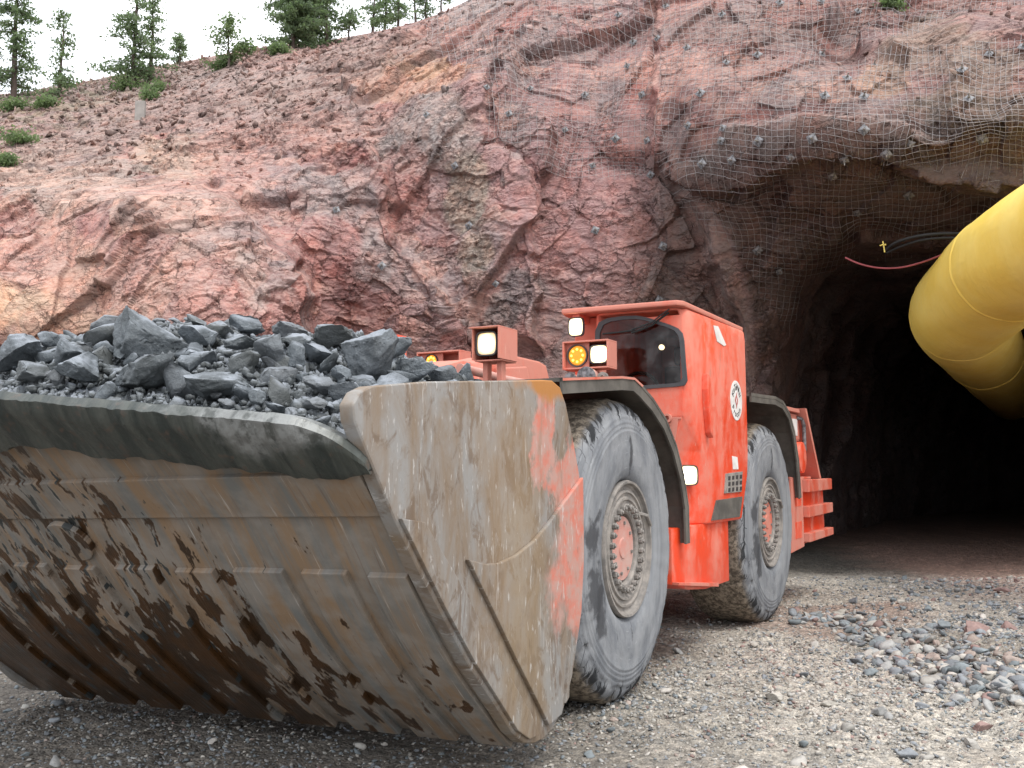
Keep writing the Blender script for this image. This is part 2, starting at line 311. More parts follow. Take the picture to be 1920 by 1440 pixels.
def m_ground():
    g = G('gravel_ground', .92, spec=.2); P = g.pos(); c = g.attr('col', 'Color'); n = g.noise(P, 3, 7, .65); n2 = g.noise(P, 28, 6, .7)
    v = g.vor(P, 22, 'F1', 'Color'); vd = g.vor(P, 22); v2 = g.vor(P, 60, 'F1', 'Color'); vd2 = g.vor(P, 60)
    a = g.mix(g.sep(v)[0], (.7, .7, .72), (1.35, 1.3, 1.25)); a2 = g.mix(g.sep(v2)[0], (.75, .75, .76), (1.3, 1.28, 1.25))
    c = g.mix(.8, c, g.mix(1., c, a, 'MULTIPLY')); c = g.mix(.8, c, g.mix(1., c, a2, 'MULTIPLY')); c = g.mix(g.ramp(n2, .55, .4, 0, .45), c, (.13, .12, .105))
    g.col(c); g.bump(g.math('ADD', g.math('MULTIPLY', vd, -1.2), g.math('MULTIPLY', vd2, -.7)), .8, .02); g.bump(n2, .6, .02); return g.m
def m_stone():
    g = G('loose_stone', .85, spec=.25); c = g.attr('col', 'Color'); n = g.noise(g.pos(), 30, 5, .65); c = g.mix(g.ramp(n, .4, .65, 0, .6), c, g.mix(1., c, (.65, .65, .67), 'MULTIPLY')); g.col(c); g.bump(n, .5, .01); return g.m
def m_duct():
    g = G('yellow_duct', .55, spec=.35); P = g.pos(); n = g.noise(P, 1.3, 5, .6); n2 = g.noise(P, 9, 6, .7)
    c = g.mix(g.ramp(n, .3, .7), (.80, .56, .10), (.84, .63, .16)); c = g.mix(g.ramp(g.noise(g.scale(P, (1, 1, 3)), 2.3, 7, .7), .52, .75, 0, .25), c, (.62, .44, .10)); c = g.mix(g.ramp(n2, .64, .76, 0, .45), c, (.36, .26, .10)); g.col(c); g.bump(n, .3, .03); wr = g.noise(g.scale(P, (1, 3, 1)), 2.2, 4, .5, 1.2); g.bump(wr, .2, .03); g.rough(g.ramp(n2, .3, .7, .45, .7)); return g.m
def m_needles(name, a, b):
    g = G(name, .7, spec=.2); n = g.noise(g.pos(), 2.5, 3); g.col(g.mix(g.ramp(n, .3, .7), a, b))
    t = g.n('BsdfTranslucent'); t.inputs[0].default_value = (b[0] * 1.3, b[1] * 1.5, b[2], 1); x = g.n('MixShader'); x.inputs[0].default_value = .45
    g.t.links.new(g.b.outputs[0], x.inputs[1]); g.t.links.new(t.outputs[0], x.inputs[2]); g.t.links.new(x.outputs[0], g.o.inputs[0]); return g.m
def m_lens(name, a, b, sa, sb, r0):
    g = G(name, .3); g.col((.9, .85, .7)); l = g.n('VectorMath'); l.operation = 'LENGTH'; g.set(l.inputs[0], g.obj()); f = g.ramp(l.outputs['Value'], r0 * .35, r0)
    g.set(g.b.inputs['Emission Color'], g.mix(f, a, b)); g.set(g.b.inputs['Emission Strength'], g.ramp(f, 0, 1, sa, sb)); return g.m
def m_glass():
    g = G('cab_glass', .06, spec=.6); g.col((.5, .5, .5)); t = g.n('BsdfTransparent'); t.inputs[0].default_value = (.55, .50, .49, 1)
    n = g.noise(g.attr('lc'), 6, 5, .6); x = g.n('MixShader'); g.set(x.inputs[0], g.ramp(n, .4, .8, .0, .12))
    g.t.links.new(t.outputs[0], x.inputs[1]); g.t.links.new(g.b.outputs[0], x.inputs[2])
    gl = g.n('BsdfGlossy'); gl.inputs['Roughness'].default_value = .04; y = g.n('MixShader'); f = g.n('Fresnel'); f.inputs[0].default_value = 1.28
    g.t.links.new(f.outputs[0], y.inputs[0]); g.t.links.new(x.outputs[0], y.inputs[1]); g.t.links.new(gl.outputs[0], y.inputs[2]); g.t.links.new(y.outputs[0], g.o.inputs[0]); return g.m
M = dict(rock=m_rock(), ore=m_ore(), paint=m_paint(), dusty=m_paint('dusty_red_paint', (.60, .10, .055), (.50, .22, .17), .5, -.1),
         tyre=m_tyre(), floor=m_floor(), lip=m_lip(), cheek=m_cheek(), ground=m_ground(), stone=m_stone(), duct=m_duct(), glass=m_glass(),
         rim=m_steel('rim_dusty', (.17, .16, .15), (.29, .265, .24), .8, 0, 10), hubp=m_steel('hub_dusty_red', (.50, .22, .18), (.46, .30, .26), .8, 0, 7),
         nut=m_steel('nut_grey', (.15, .14, .13), (.3, .28, .26), .7, .2, 30), fender=m_steel('fender_grey', (.075, .07, .062), (.135, .125, .11), .75, 0, 4),
         seal=m_plain('window_seal', (.07, .07, .075), .7), black=m_plain('black_rubber', (.02, .02, .02), .6), dark=m_plain('cab_interior', (.045, .04, .04), .8),
         seat=m_plain('seat_fabric', (.12, .11, .11), .9), white=m_plain('decal_white', (.75, .74, .72), .5), ink=m_plain('decal_ink', (.03, .03, .035), .5), redink=m_plain('decal_red', (.5, .04, .03), .5),
         lamp=m_lens('lamp_lens_lit', (1, .92, .7), (1, .72, .28), 5, 1.1, .085), lampw=m_lens('lamp_lens_dim', (1, .85, .5), (.8, .42, .08), 2.2, .35, .075),
         amber=m_plain('amber_lens', (.75, .30, .02), .35, 0, .3, (1, .35, .02)), led=m_plain('amber_led', (1, .6, .1), .3, 0, 2.5, (1, .55, .08)),
         galv=m_steel('galvanised_plate', (.07, .07, .075), (.24, .24, .25), .6, .3, 25), wire=m_plain('galvanised_wire', (.34, .32, .32), .5, .3), bark=m_plain('bark', (.10, .075, .065), .9),
         need=m_needles('spruce_needles', (.10, .135, .09), (.16, .205, .125)), leaf=m_needles('young_leaves', (.10, .14, .07), (.17, .22, .12)),
         redcable=m_plain('red_cable', (.36, .09, .10), .5), tape=m_plain('yellow_tape', (.75, .6, .15), .5), wood=m_plain('weathered_wood', (.3, .28, .26), .9))

# ================================================================ LOADER
VC = -1.30                                   # centre line of the machine
O0 = FR['r'][0]
loader = empty('mining_loader', tuple(toW('f', [(0, VC, 0)])[0]), 'orange low-profile underground mining loader with a heaped worn bucket, coming out of the portal', 'loader')
# ---- bucket
def bul(s_): return .07 * math.sin(math.pi * min(max(s_, 0), 1.5) / 1.5)
def FL(s_, v, h=0.):
    b = h + bul(s_); return (1.69 + .702 * s_ + .712 * b, v, .18 + .712 * s_ - .702 * b)
def fl_attr(co):
    du, dz = co[:, 0] - 1.69, co[:, 2] - .18
    return np.stack([du * .702 + dz * .712, co[:, 1], du * .712 - dz * .702], 1)
BC = -1.52; BV0, BV1 = -3.12, .06
def s_base(v): return 1.95 + .26 * (1 - abs(v - BC) / 1.62)
def s_tip(v):
    e = abs(v - BC) - 1.62 + .26; t = min(max(e / .30, 0), 1); return s_base(v) - .32 * (1 - math.sqrt(max(0, 1 - t * t)))
back = [(1.57, .15), (1.45, .165), (1.33, .22), (1.2, .38), (1.11, .6), (1.055, .85), (1.04, 1.1), (1.06, 1.35), (1.15, 1.55), (1.24, 1.70), (1.33, 1.78)]
mb = MB(); rings = []
for k in range(71):
    v = BV0 + (BV1 - BV0) * k / 70; st = s_tip(v) - .07
    out = [FL(st * i / 22, v) for i in range(22, -1, -1)] + [(u, v, z) for u, z in back]
    c = (1.9, 1.2); inn = [(p[0] + (c[0] - p[0]) * .05, v, p[2] + (c[1] - p[2]) * .05) for p in out[::-1]]
    inn = [(p[0] - .0, v, p[2]) for p in inn]
    inn[-1] = FL(st, v, -.04); rings.append(out + inn)
mb.loft(rings); bucket = mb.build('bucket', M['floor'], loader, 'b', smooth=.7, attrs={'fl': fl_attr})
bucket['label'] = 'worn rusty bucket with wet brown stains'
cheek = [(1.62, .155), (1.72, .18), (1.84, .255), (2.0, .405), (2.22, .60), (2.44, .835), (2.62, 1.03), (2.78, 1.22), (2.92, 1.41), (3.03, 1.56), (3.04, 1.62), (3.0, 1.665), (2.93, 1.69), (2.57, 1.735), (2.0, 1.785), (1.5, 1.83),
         (1.40, 1.835), (1.31, 1.81), (1.24, 1.73), (1.15, 1.55), (1.07, 1.37), (1.045, 1.15), (1.04, .94), (1.08, .67), (1.2, .38), (1.33, .22), (1.42, .172), (1.52, .15)]
for (a, b, sg) in ((.055, .12, 1), (-3.18, -3.115, -1)):
    sp = MB().prism(cheek, 'v', a, b).build('side_plate', M['cheek'], bucket, 'b', bevel=.014, seg=3, smooth=.5)
    o = b if sg > 0 else a
    def P2(poly, t, name, mat, bv=.004): return MB().prism(poly, 'v', o + sg * .0, o + sg * t).build(name, mat, sp, 'b', bevel=bv)
    P2([(1.70, .195), (1.82, .26), (1.98, .41), (2.21, .62), (2.45, .87), (2.76, 1.22), (2.60, 1.20), (2.3, .92), (2.05, .65), (1.68, .30), (1.60, .19)], .018, 'edge_plate', M['cheek'])
    P2([(1.075, 1.36), (1.32, 1.235), (1.50, 1.14), (1.66, 1.07), (1.84, 1.02), (2.0, 1.0), (2.12, 1.005), (2.27, 1.035), (2.05, .80), (1.84, .57), (1.62, .34), (1.5, .21), (1.36, .23), (1.23, .39), (1.11, .68), (1.07, .95)], .022, 'wear_plate', M['cheek'], .006)
    P2([(1.30, .30), (1.34, .28), (1.30, .48), (1.27, .62)], .035, 'gusset', M['cheek'], .003)
def vn1(x): i = math.floor(x); f = x - i; f = f * f * (3 - 2 * f); h = lambda k: math.sin(k * 127.1 + 3) * 43758.5 % 1 * 2 - 1; return h(i) * (1 - f) + h(i + 1) * f
# cutting edge: thick V-shaped lip, rounded at the corners
rings = []; LV0, LV1 = BC - 1.63, BC + 1.63
for k in range(241):
    v = LV0 + (LV1 - LV0) * k / 240; t1 = s_tip(v); en = max(0, 1 - (LV1 - abs(v - BC) - BC) / .34) if False else max(0., 1 - (1.66 - abs(v - BC)) / .34); t0 = min(s_base(v) - .27 + .02 * en, t1 - .05) + .008 * math.sin(v * 13) + .012 * vn1(v * 11) + .006 * vn1(v * 31); ring = []
    for i in range(15):
        f = i / 14; s_ = t0 + (t1 - t0) * f; pr = min(1, f * 14) ** .5 * (1 - max(0, f - .80) / .20 * .38)
        q = 2 * math.pi * (v + .55 * s_) / .19; env = math.sin(math.pi * f) ** .5
        w_ = v + .55 * s_; rp = .007 * vn1(w_ * 9) + .005 * vn1(w_ * 21 + 5) + .003 * vn1(w_ * 47) + .004 * vn1(s_ * 11 + v * 3)
        ring.append(FL(s_, v, .008 + .05 * pr * (1 - .6 * en ** 2) + rp * min(1, f * 6)))
    ring.append(FL(t1 + .006 + .006 * vn1(v * 17), v, .006)); ring += [FL(t1 - .03, v, -.03), FL(t1 - .12, v, -.06), FL(t0, v, -.05)]
    rings.append(ring)
mb = MB().loft(rings); edge = mb.build('cutting_edge', M['lip'], bucket, 'b', smooth=.45, attrs={'fl': fl_attr})
# plates and wear strips under the floor
def floor_plate(name, s0, s1, v0, v1, h, mat='floor', ns=10, h0=-.02, par=None):
    rings = []
    for i in range(ns + 1):
        s_ = s0 + (s1 - s0) * i / ns; rings.append([FL(s_, v0, h0), FL(s_, v0, h), FL(s_, v1, h), FL(s_, v1, h0)])
    return MB().loft(rings).build(name, M[mat], par or bucket, 'b', bevel=.005, seg=2, attrs={'fl': fl_attr})
floor_plate('base_plate', 1.49, 1.71, -3.1, .045, .020)
for i, (a, b, s1) in enumerate([(-.14, .04, 1.20), (-.46, -.24, 1.21), (-.82, -.56, 1.21), (-1.16, -.94, 1.20), (-1.52, -1.28, 1.21), (-1.86, -1.66, 1.20), (-2.2, -1.98, 1.21), (-2.54, -2.32, 1.2), (-2.9, -2.66, 1.2)]):
    floor_plate('wear_strip', -.02, s1, a, b, .024)
for vv in (-1.7,):
    c = FL(1.36, vv, .0); a = 1.0
    d = (.712, 0, -.702); MB().cyl(c, (c[0] + d[0] * .028, c[1], c[2] + d[2] * .028), .12, 28).build('round_patch', M['floor'], bucket, 'b', bevel=.006, attrs={'fl': fl_attr})
# ---- wheels
def wheel(fr, cu, v_out, sg, front):
    cz = .92; c = (cu, v_out, cz)
    prof = [(-.10, .40), (-.035, .425), (-.012, .45), (.0, .50), (.006, .58), (.006, .64), (.0, .70), (.003, .715), (.003, .725), (-.004, .732), (-.001, .74), (-.001, .752), (-.008, .76), (-.005, .768), (-.006, .782), (-.014, .79), (-.011, .80),
            (-.016, .82), (-.026, .828), (-.026, .845), (-.035, .865), (-.05, .885), (-.075, .903), (-.12, .918), (-.2, .925), (-.32, .928), (-.45, .925), (-.53, .915), (-.58, .89), (-.61, .85), (-.63, .75), (-.635, .6), (-.61, .45), (-.55, .40)]
    n = 180; V = []; L = []
    for a, r in prof:
        for k in range(n):
            t = 2 * math.pi * k / n; V.append((a, r, t)); 
    V = np.array(V); Pn = np.stack([np.cos(V[:, 2]) * 3, np.sin(V[:, 2]) * 3, V[:, 0] * 3 + cu], 1)
    nz = fbm(Pn, 3.1, 4, 5 if front else 9); lug = np.clip(vnoise(Pn, 7.5, 21) * 2.2, -1, 1)
    shd = sst(.76, .86, V[:, 1]) * sst(-.3, -.02, V[:, 0]); tread = sst(-.04, -.12, V[:, 0]) * sst(.8, .9, V[:, 1])
    r = V[:, 1] + shd * (-.016 * np.clip(lug, 0, 1)) + tread * (.012 * nz + .014 * lug * fbm(Pn, 6, 3, 33)); ax = V[:, 0] - .010 * shd * np.clip(lug, 0, 1) + .004 * nz * (V[:, 1] > .45)
    X = np.stack([c[0] + r * np.cos(V[:, 2]), c[1] + sg * ax, np.maximum(c[2] + r * np.sin(V[:, 2]), -.006)], 1)
    rings = [[tuple(p) for p in X[i * n:(i + 1) * n]] for i in range(len(prof))]
    rim = MB().revolve([(sg * a, r) for a, r in [(-.50, .40), (-.06, .412), (-.022, .418), (-.004, .412), (-.006, .398), (-.028, .392), (-.040, .378), (-.040, .362), (-.024, .356), (-.022, .342), (-.034, .336), (-.036, .318), (-.022, .312), (-.022, .298), (-.034, .29), (-.034, .222), (-.045, .212), (-.085, .205), (-.09, .2)]], c, 72)
    rim = rim.build('wheel', M['rim'], loader, fr, smooth=.5)
    MB().loft(rings, True, False).build('tyre', M['tyre'], rim, fr, smooth=1.2, attrs={'lc': lambda co: np.stack([np.hypot(co[:, 0] - c[0], co[:, 2] - c[2]), np.arctan2(co[:, 2] - c[2], co[:, 0] - c[0]) * .0 + (co[:, 0] - c[0]), sg * (co[:, 1] - c[1])], 1), 'wc': lambda co: co})
    MB().revolve([(sg * a, r) for a, r in [(-.045, .0), (-.045, .06), (-.052, .065), (-.054, .195), (-.12, .20)]], c, 48).build('hub', M['hubp' if front else 'dusty'], rim, fr, smooth=.5)
    if sg > 0:
        for k in range(26):
            t = 2 * math.pi * (k + .5) / 26; cc = (c[0] + .253 * math.cos(t), c[1] - .035, c[2] + .253 * math.sin(t))
            m_ = MB(); m_.cyl(cc, (cc[0], cc[1] + .028, cc[2]), .021, 6); m_.cyl((cc[0], cc[1] + .028, cc[2]), (cc[0], cc[1] + .038, cc[2]), .012, 8); m_.build('wheel_nut', M['nut'], rim, fr, bevel=.003, seg=1)
        for k in range(8):
            t = 2 * math.pi * k / 8 + .2; cc = (c[0] + .155 * math.cos(t), c[1] - .055, c[2] + .155 * math.sin(t)); MB().cyl(cc, (cc[0], cc[1] + .012, cc[2]), .011, 6).build('hub_bolt', M['nut'], rim, fr)
        t = .75; a = (c[0] - .31 * math.cos(t), c[1] - .05, c[2] + .31 * math.sin(t)); b = (c[0] - .40 * math.cos(.35), c[1] - .0, c[2] + .36 * math.sin(.35))
        MB().tube([a, ((a[0] + b[0]) / 2, c[1] + .005, (a[2] + b[2]) / 2 + .02), b], .012, 6).build('valve_stem', M['rim'], rim, fr)
wheel('f', 0, 0, 1, True); wheel('r', 0, 0, 1, False); wheel('f', 0, 2 * VC, -1, True); wheel('r', 0, 2 * VC, -1, False)
# ---- fenders
def sheet_path(path, v0, v1, t, name, mat, fr, lip=0, lab=None):
    n = len(path); off = []
    for i, (u, z) in enumerate(path):
        a = path[max(i - 1, 0)]; b = path[min(i + 1, n - 1)]; d = Vector((b[0] - a[0], b[1] - a[1])).normalized(); off.append((u + d.y * t, z - d.x * t))
    mb = MB(); poly = list(path) + off[::-1]
    for a, b in ((v0, v1),): mb.prism(poly, 'v', a, b)
    if lip:
        o2 = []
        for i, (u, z) in enumerate(path):
            a = path[max(i - 1, 0)]; b = path[min(i + 1, n - 1)]; d = Vector((b[0] - a[0], b[1] - a[1])).normalized(); o2.append((u + d.y * lip, z - d.x * lip))
        for i in range(n - 1): mb.prism([off[i], off[i + 1], o2[i + 1], o2[i]], 'v', v1 - .018, v1 - .003)
    return mb.build(name, M[mat], loader, fr, bevel=0)
ff = [(-1.13, .88), (-1.12, 1.14), (-1.02, 1.36), (-.86, 1.56), (-.64, 1.73), (-.38, 1.85), (-.16, 1.92), (-.02, 1.955), (.2, 1.945), (1.08, 1.86)]
for a, b in ((-.68, .03), (2 * VC - .03, 2 * VC + .68)): 
    f_ = sheet_path(ff[::-1], a, b, .02, 'front_fender', 'fender', 'f', -.065)
    MB().prism([(-.16, 1.924), (-.02, 1.959), (.2, 1.949), (1.08, 1.864), (1.08, 1.878), (.2, 1.963), (-.02, 1.973), (-.18, 1.936)], 'v', b - .03, b + .004).build('fender_trim', M['dusty'], f_, 'f')
rf = [(-1.05, 1.12), (-.98, 1.5), (-.84, 1.78), (-.66, 1.95), (-.40, 2.05), (-.1, 2.075), (.35, 2.06), (.74, 2.05)]
for a, b in ((-.74, .03), (2 * VC - .03, 2 * VC + .74)): sheet_path(rf[::-1], a, b, .03, 'rear_fender', 'fender', 'r', -.05)
MB().prism([(-.9, 1.3), (-.9, 1.9), (-.4, 2.02), (.74, 2.02), (.74, 1.3)], 'v', -.86, -.76).build('wheel_arch_panel', M['paint'], loader, 'r')
# ---- cab
def ring_at(rear, s1, s2, z, fl=-.74): return [(rear, 0, z), (s1[0], s1[1], z), (s2[0], s2[1], z), (2.33, fl, z), (rear, fl, z)]
LV = [ring_at(1.0, (1.90, 0), (2.33, -.24), .985), ring_at(.80, (1.92, 0), (2.33, -.19), 1.36), ring_at(.77, (2.02, 0), (2.33, -.13), 1.55),
      ring_at(.77, (2.265, 0), (2.33, -.05), 1.80), ring_at(.79, (2.265, 0), (2.33, -.05), 2.54), ring_at(.82, (2.25, -.035), (2.31, -.08), 2.62)]
mb = MB(); b0 = []
for r_ in LV: mb.v += [tuple(map(float, p)) for p in r_]
for k in range(len(LV) - 1):
    for i in range(5):
        if i == 2: continue
        j = (i + 1) % 5; mb.f.append((k * 5 + i, k * 5 + j, k * 5 + 5 + j, k * 5 + 5 + i))
mb.f += [(0, 1, 2, 3, 4), tuple(range(len(LV) * 5 - 5, len(LV) * 5))]
cab = mb.build('cab', M['paint'], loader, 'r', bevel=.03, seg=3, smooth=.6)
sm = cab.modifiers.new('thickness', 'SOLIDIFY'); sm.thickness = .02; sm.offset = -1
winpx = [(1122, 722), (1120, 690), (1119, 655), (1120, 622), (1127, 606), (1142, 599), (1168, 595), (1195, 594), (1212, 597), (1232, 603), (1254, 610), (1270, 617), (1278, 626), (1281, 640), (1284, 680), (1287, 712), (1282, 721), (1270, 723), (1230, 726), (1190, 729), (1160, 731), (1135, 732)]
win = [tuple(un('r', 'u', 2.33, x, y)[1:]) for x, y in winpx]; wc = (sum(p[0] for p in win) / len(win), sum(p[1] for p in win) / len(win))
def to_rect(p):      # radial projection onto the border of the front panel
    v0, v1, z0, z1 = -.735, -.045, 1.80, 2.555; dv, dz = p[0] - wc[0], p[1] - wc[1]; t = min(((v1 if dv > 0 else v0) - wc[0]) / dv if abs(dv) > 1e-6 else 9, ((z1 if dz > 0 else z0) - wc[1]) / dz if abs(dz) > 1e-6 else 9); return (wc[0] + dv * t, wc[1] + dz * t)
inn = win; outer = [to_rect(p) for p in win]
# put exact corners in
for cv, cz in ((-.735, 1.80), (-.735, 2.555), (-.045, 2.555), (-.045, 1.80)):
    i = min(range(len(outer)), key=lambda i: (outer[i][0] - cv) ** 2 + (outer[i][1] - cz) ** 2); outer[i] = (cv, cz)
mb = MB(); rg = lambda pts, u: [(u, p[0], p[1]) for p in pts]
mb.loft([rg(outer, 2.30), rg(outer, 2.335), rg(inn, 2.335), rg(inn, 2.30), rg(outer, 2.30)], True, False)
mb.build('windscreen_surround', M['paint'], cab, 'r', bevel=0)
sc = lambda k, pts: [(wc[0] + (p[0] - wc[0]) * k, wc[1] + (p[1] - wc[1]) * k) for p in pts]
mb = MB(); mb.loft([rg(sc(1.03, inn), 2.330), rg(sc(1.03, inn), 2.347), rg(sc(.93, inn), 2.347), rg(sc(.93, inn), 2.325), rg(sc(1.03, inn), 2.330)], True, False); mb.build('window_seal', M['seal'], cab, 'r', smooth=.6)
MB().add([(2.332, p[0], p[1]) for p in sc(.96, inn)], [tuple(range(len(inn)))]).build('windscreen', M['glass'], cab, 'r')
# panel under the windscreen: follows the diagonal edge of the door
LP = MB(); pts = [(-.74, 1.80), (-.05, 1.80), (-.13, 1.55), (-.19, 1.36), (-.24, .985), (-.74, .985)]
LP.prism(pts, 'u', 2.28, 2.333); LP.build('front_panel', M['paint'], cab, 'r', bevel=.004)
MB().prism([(-.72, 1.83), (-.06, 1.79), (-.06, 1.775), (-.72, 1.81)], 'u', 2.333, 2.341).build('panel_seam', M['dusty'], cab, 'r')
MB().prism([(-.72, 1.62), (-.11, 1.60), (-.08, 1.775), (-.72, 1.80)], 'u', 2.333, 2.343).build('access_plate', M['dusty'], cab, 'r', bevel=.003)
for v_, z_ in ((-.15, 1.74), (-.35, 1.745), (-.55, 1.75), (-.16, 1.65), (-.36, 1.66), (-.56, 1.66)): MB().cyl((2.34, v_, z_), (2.352, v_, z_), .009, 6).build('panel_bolt', M['dusty'], cab, 'r')
q = un('r', 'u', 2.36, 1251, 784); MB().revolve([(-.02, .018), (0.012, .018), (.012, .034), (-.02, .034), (-.02, .018)], tuple(q), 20, 'u').build('lifting_eye', M['dusty'], cab, 'r')
# roof
MB().prism([(.80, -.015), (2.36, -.015), (2.42, -.05), (2.46, -.98), (2.30, -1.02), (.80, -1.02)], 'z', 2.615, 2.655).build('roof', M['dusty'], cab, 'r', bevel=.012, seg=2)
MB().prism([(1.0, -.99), (2.20, -.99), (2.20, -.745), (1.0, -.745)], 'z', 1.0, 2.61).build('side_post', M['paint'], cab, 'r', bevel=.01)
MB().box(1.26, 2.62, -.95, -.03, .985, 1.0); 
MB().prism([(1.30, .99), (2.66, .99), (2.66, .60), (2.3, .53), (1.9, .495), (1.30, .50)], 'v', -1.0, -.03).build('skirt', M['paint'], loader, 'r', bevel=.012, seg=2, smooth=.5)
MB().prism([(1.75, .53), (2.66, .62), (2.66, .60), (1.75, .50)], 'v', -.03, .02).build('skirt_step', M['dusty'], loader, 'r', bevel=.003)
# inside of the cab
MB().prism([(.95, -.71), (.95, -.03), (.97, -.03), (.97, -.71)], 'z', 1.3, 2.5).build('cab_back_wall', M['dusty'], cab, 'r')
seat = MB(); seat.box(1.2, 1.65, -.62, -.2, 1.62, 1.74); seat.box(1.1, 1.22, -.60, -.22, 1.7, 2.3); seat.box(1.12, 1.2, -.52, -.30, 2.31, 2.47); seat.build('seat', M['seat'], cab, 'r', bevel=.03, seg=3)
MB().box(1.9, 2.2, -.70, -.45, 1.3, 2.02).build('dashboard', M['dark'], cab, 'r', bevel=.03)
MB().revolve([(0, .15), (.02, .165), (.0, .18), (-.02, .165), (0, .15)], (2.05, -.50, 2.0), 28, 'u').build('steering_wheel', M['black'], cab, 'r', smooth=1)
MB().box(1.5, 1.9, -.16, -.05, 1.3, 1.95).build('side_console', M['dusty'], cab, 'r', bevel=.02)
q = un('r', 'u', 2.1, 1240, 651); MB().revolve([(0, .0), (.01, .016), (.0, .022), (-.02, .02)], tuple(q), 14, 'u').build('window_glint', M['lampw'], cab, 'r')  # glowing disc in place of a bright window reflection, borrowing the dim lens material
# wiper
W_ = [un('r', 'u', 2.37, x, y) for x, y in ((1254, 586), (1240, 596), (1222, 610), (1200, 619), (1184, 624))]
MB().tube([tuple(p) for p in W_], .009, 6).tube([(p[0] + .02, p[1] + .012, p[2] + .022) for p in W_], .006, 6).build('wiper', M['black'], cab, 'r')
W2 = [un('r', 'u', 2.362, x, y) for x, y in ((1130, 626), (1160, 623), (1190, 619))]; MB().tube([tuple(p) for p in W2], .008, 6).build('wiper_blade', M['black'], cab, 'r')
# side details of the cab
def side_quad(px, name, mat, t=.006, base=0., par=cab, bevel=.001):
    pts = [un('r', 'v', base, x, y) for x, y in px]; return MB().prism([(p[0], p[2]) for p in pts], 'v', base - .005, base + t).build(name, M[mat], par, 'r', bevel=bevel)
side_quad([(1317, 700), (1321, 708), (1324, 740), (1326, 790), (1327, 822), (1322, 812), (1318, 770), (1316, 730)], 'grab_handle', 'paint', .05, bevel=.012)
side_quad([(1337, 610), (1346, 612), (1361, 647), (1357, 649), (1344, 640)], 'torn_sticker', 'white', .004)
side_quad([(1372, 855), (1382, 857), (1384, 880), (1374, 880)], 'label_plate', 'white', .004)
vp = side_quad([(1360, 888), (1390, 884), (1388, 922), (1357, 925)], 'vent_grille', 'rim', .012)
for i in range(4):
    for j in range(3):
        x = 1363 + i * 7.2; y = 893 + j * 11 - i * .9; side_quad([(x, y), (x + 4, y - .3), (x + 3.6, y + 7), (x - .4, y + 7.4)], 'vent_slot', 'dark', .014)
side_quad([(1342, 938), (1390, 931), (1385, 969), (1333, 976)], 'step_plate', 'fender', .012)
# headlight on the chamfered corner
def lamp_at(u, v, z, w_, h_, yaw, name='headlight', mat='lamp', par=cab, fr='r', hood=0, rnd=.3, dep=.05):
    """rounded square lamp facing +u turned by yaw: housing with a lens child"""
    def pt(x, y, d): c_, s_ = math.cos(yaw), math.sin(yaw); return (u + d * c_ - x * s_ * 1.0, v + d * s_ + x * c_, z + y)
    def rr(k, d, e=4.5):
        o = []
        for i in range(28):
            t = 2 * math.pi * i / 28; ct, st = math.cos(t), math.sin(t); o.append(pt(w_ / 2 * k * math.copysign(abs(ct) ** (2 / e), ct), h_ / 2 * k * math.copysign(abs(st) ** (2 / e), st), d))
        return o
    hs = MB().loft([rr(.8, -dep), rr(1.0, -dep * .4), rr(1.0, .012), rr(.9, .012), rr(.88, -.01)], True, True).build(name, M['seal'], par, fr, smooth=.6)
    MB().loft([rr(.9, -.012), rr(.87, .004), rr(.6, .012), rr(.2, .016)], True, True).build('lens', M[mat], hs if par is loader else par, fr, smooth=.8)
    return hs
q = un('r', 'v', -.085, 1298, 891)
c0 = toW('r', [(2.13, -.095, 1.4)])
lamp_at(2.16, -.075, float(un('r', 'v', -.08, 1298, 891)[2]), .155, .155, math.radians(28))
q = un('r', 'u', 2.40, 1080, 613); lamp_at(q[0], q[1], q[2], .13, .15, 0.)
MB().box(2.1, 2.40, q[1] - .03, q[1] + .03, q[2] + .05, 2.62).build('lamp_bracket', M['paint'], cab, 'r')
# double lamp box on its bracket
def lamp_box(px0, px1, u0, par, two=True, mir=False):
    a = un('r', 'u', u0, *px0); b = un('r', 'u', u0, *px1); v0, z1, v1, z0 = a[1], a[2], b[1], b[2]; t = .012; d = .17
    mb = MB(); mb.box(u0 - d, u0, v0, v1, z1 - t, z1); mb.box(u0 - d, u0, v0, v1, z0, z0 + t); mb.box(u0 - d, u0, v0, v0 + t, z0 + t, z1 - t); mb.box(u0 - d, u0, v1 - t * 1.0, v1, z0 + t, z1 - t); mb.box(u0 - d, u0 - d + t, v0 + t, v1 - t, z0 + t, z1 - t)
    vm = v0 + (v1 - v0) * .54; mb.box(u0 - .06, u0 - .045, v0 + t, vm, z0 + t, z1 - t)
    bx = mb.build('lamp_box', M['dusty'], loader, 'r', bevel=.003)
    c = (u0 - .04, v0 + (v1 - v0) * .29, (z0 + z1) / 2); r = (z1 - z0) * .36
    MB().revolve([(-.02, r * 1.12), (.012, r * 1.12), (.012, r), (-.005, r * .97), (-.02, r * .97)], c, 32, 'u').build('lamp_ring', M['seal'], bx, 'r')
    MB().revolve([(-.005, r * .98), (.006, r * .9), (.008, 0.001)], c, 32, 'u').build('amber_lens', M['amber'], bx, 'r', smooth=.8)
    for k in range(8):
        t_ = 2 * math.pi * k / 8; MB().revolve([(0, .009), (.004, .008), (.006, .001)], (c[0] + .008, c[1] + r * .62 * math.cos(t_), c[2] + r * .62 * math.sin(t_)), 8, 'u').build('led', M['led'], bx, 'r')
    if two: lamp_at(u0 - .03, v0 + (v1 - v0) * .775, (z0 + z1) / 2, (v1 - v0) * .40, (z1 - z0) * .66, 0, 'work_lamp', 'lamp', bx)
    return v0, v1, z0, z1
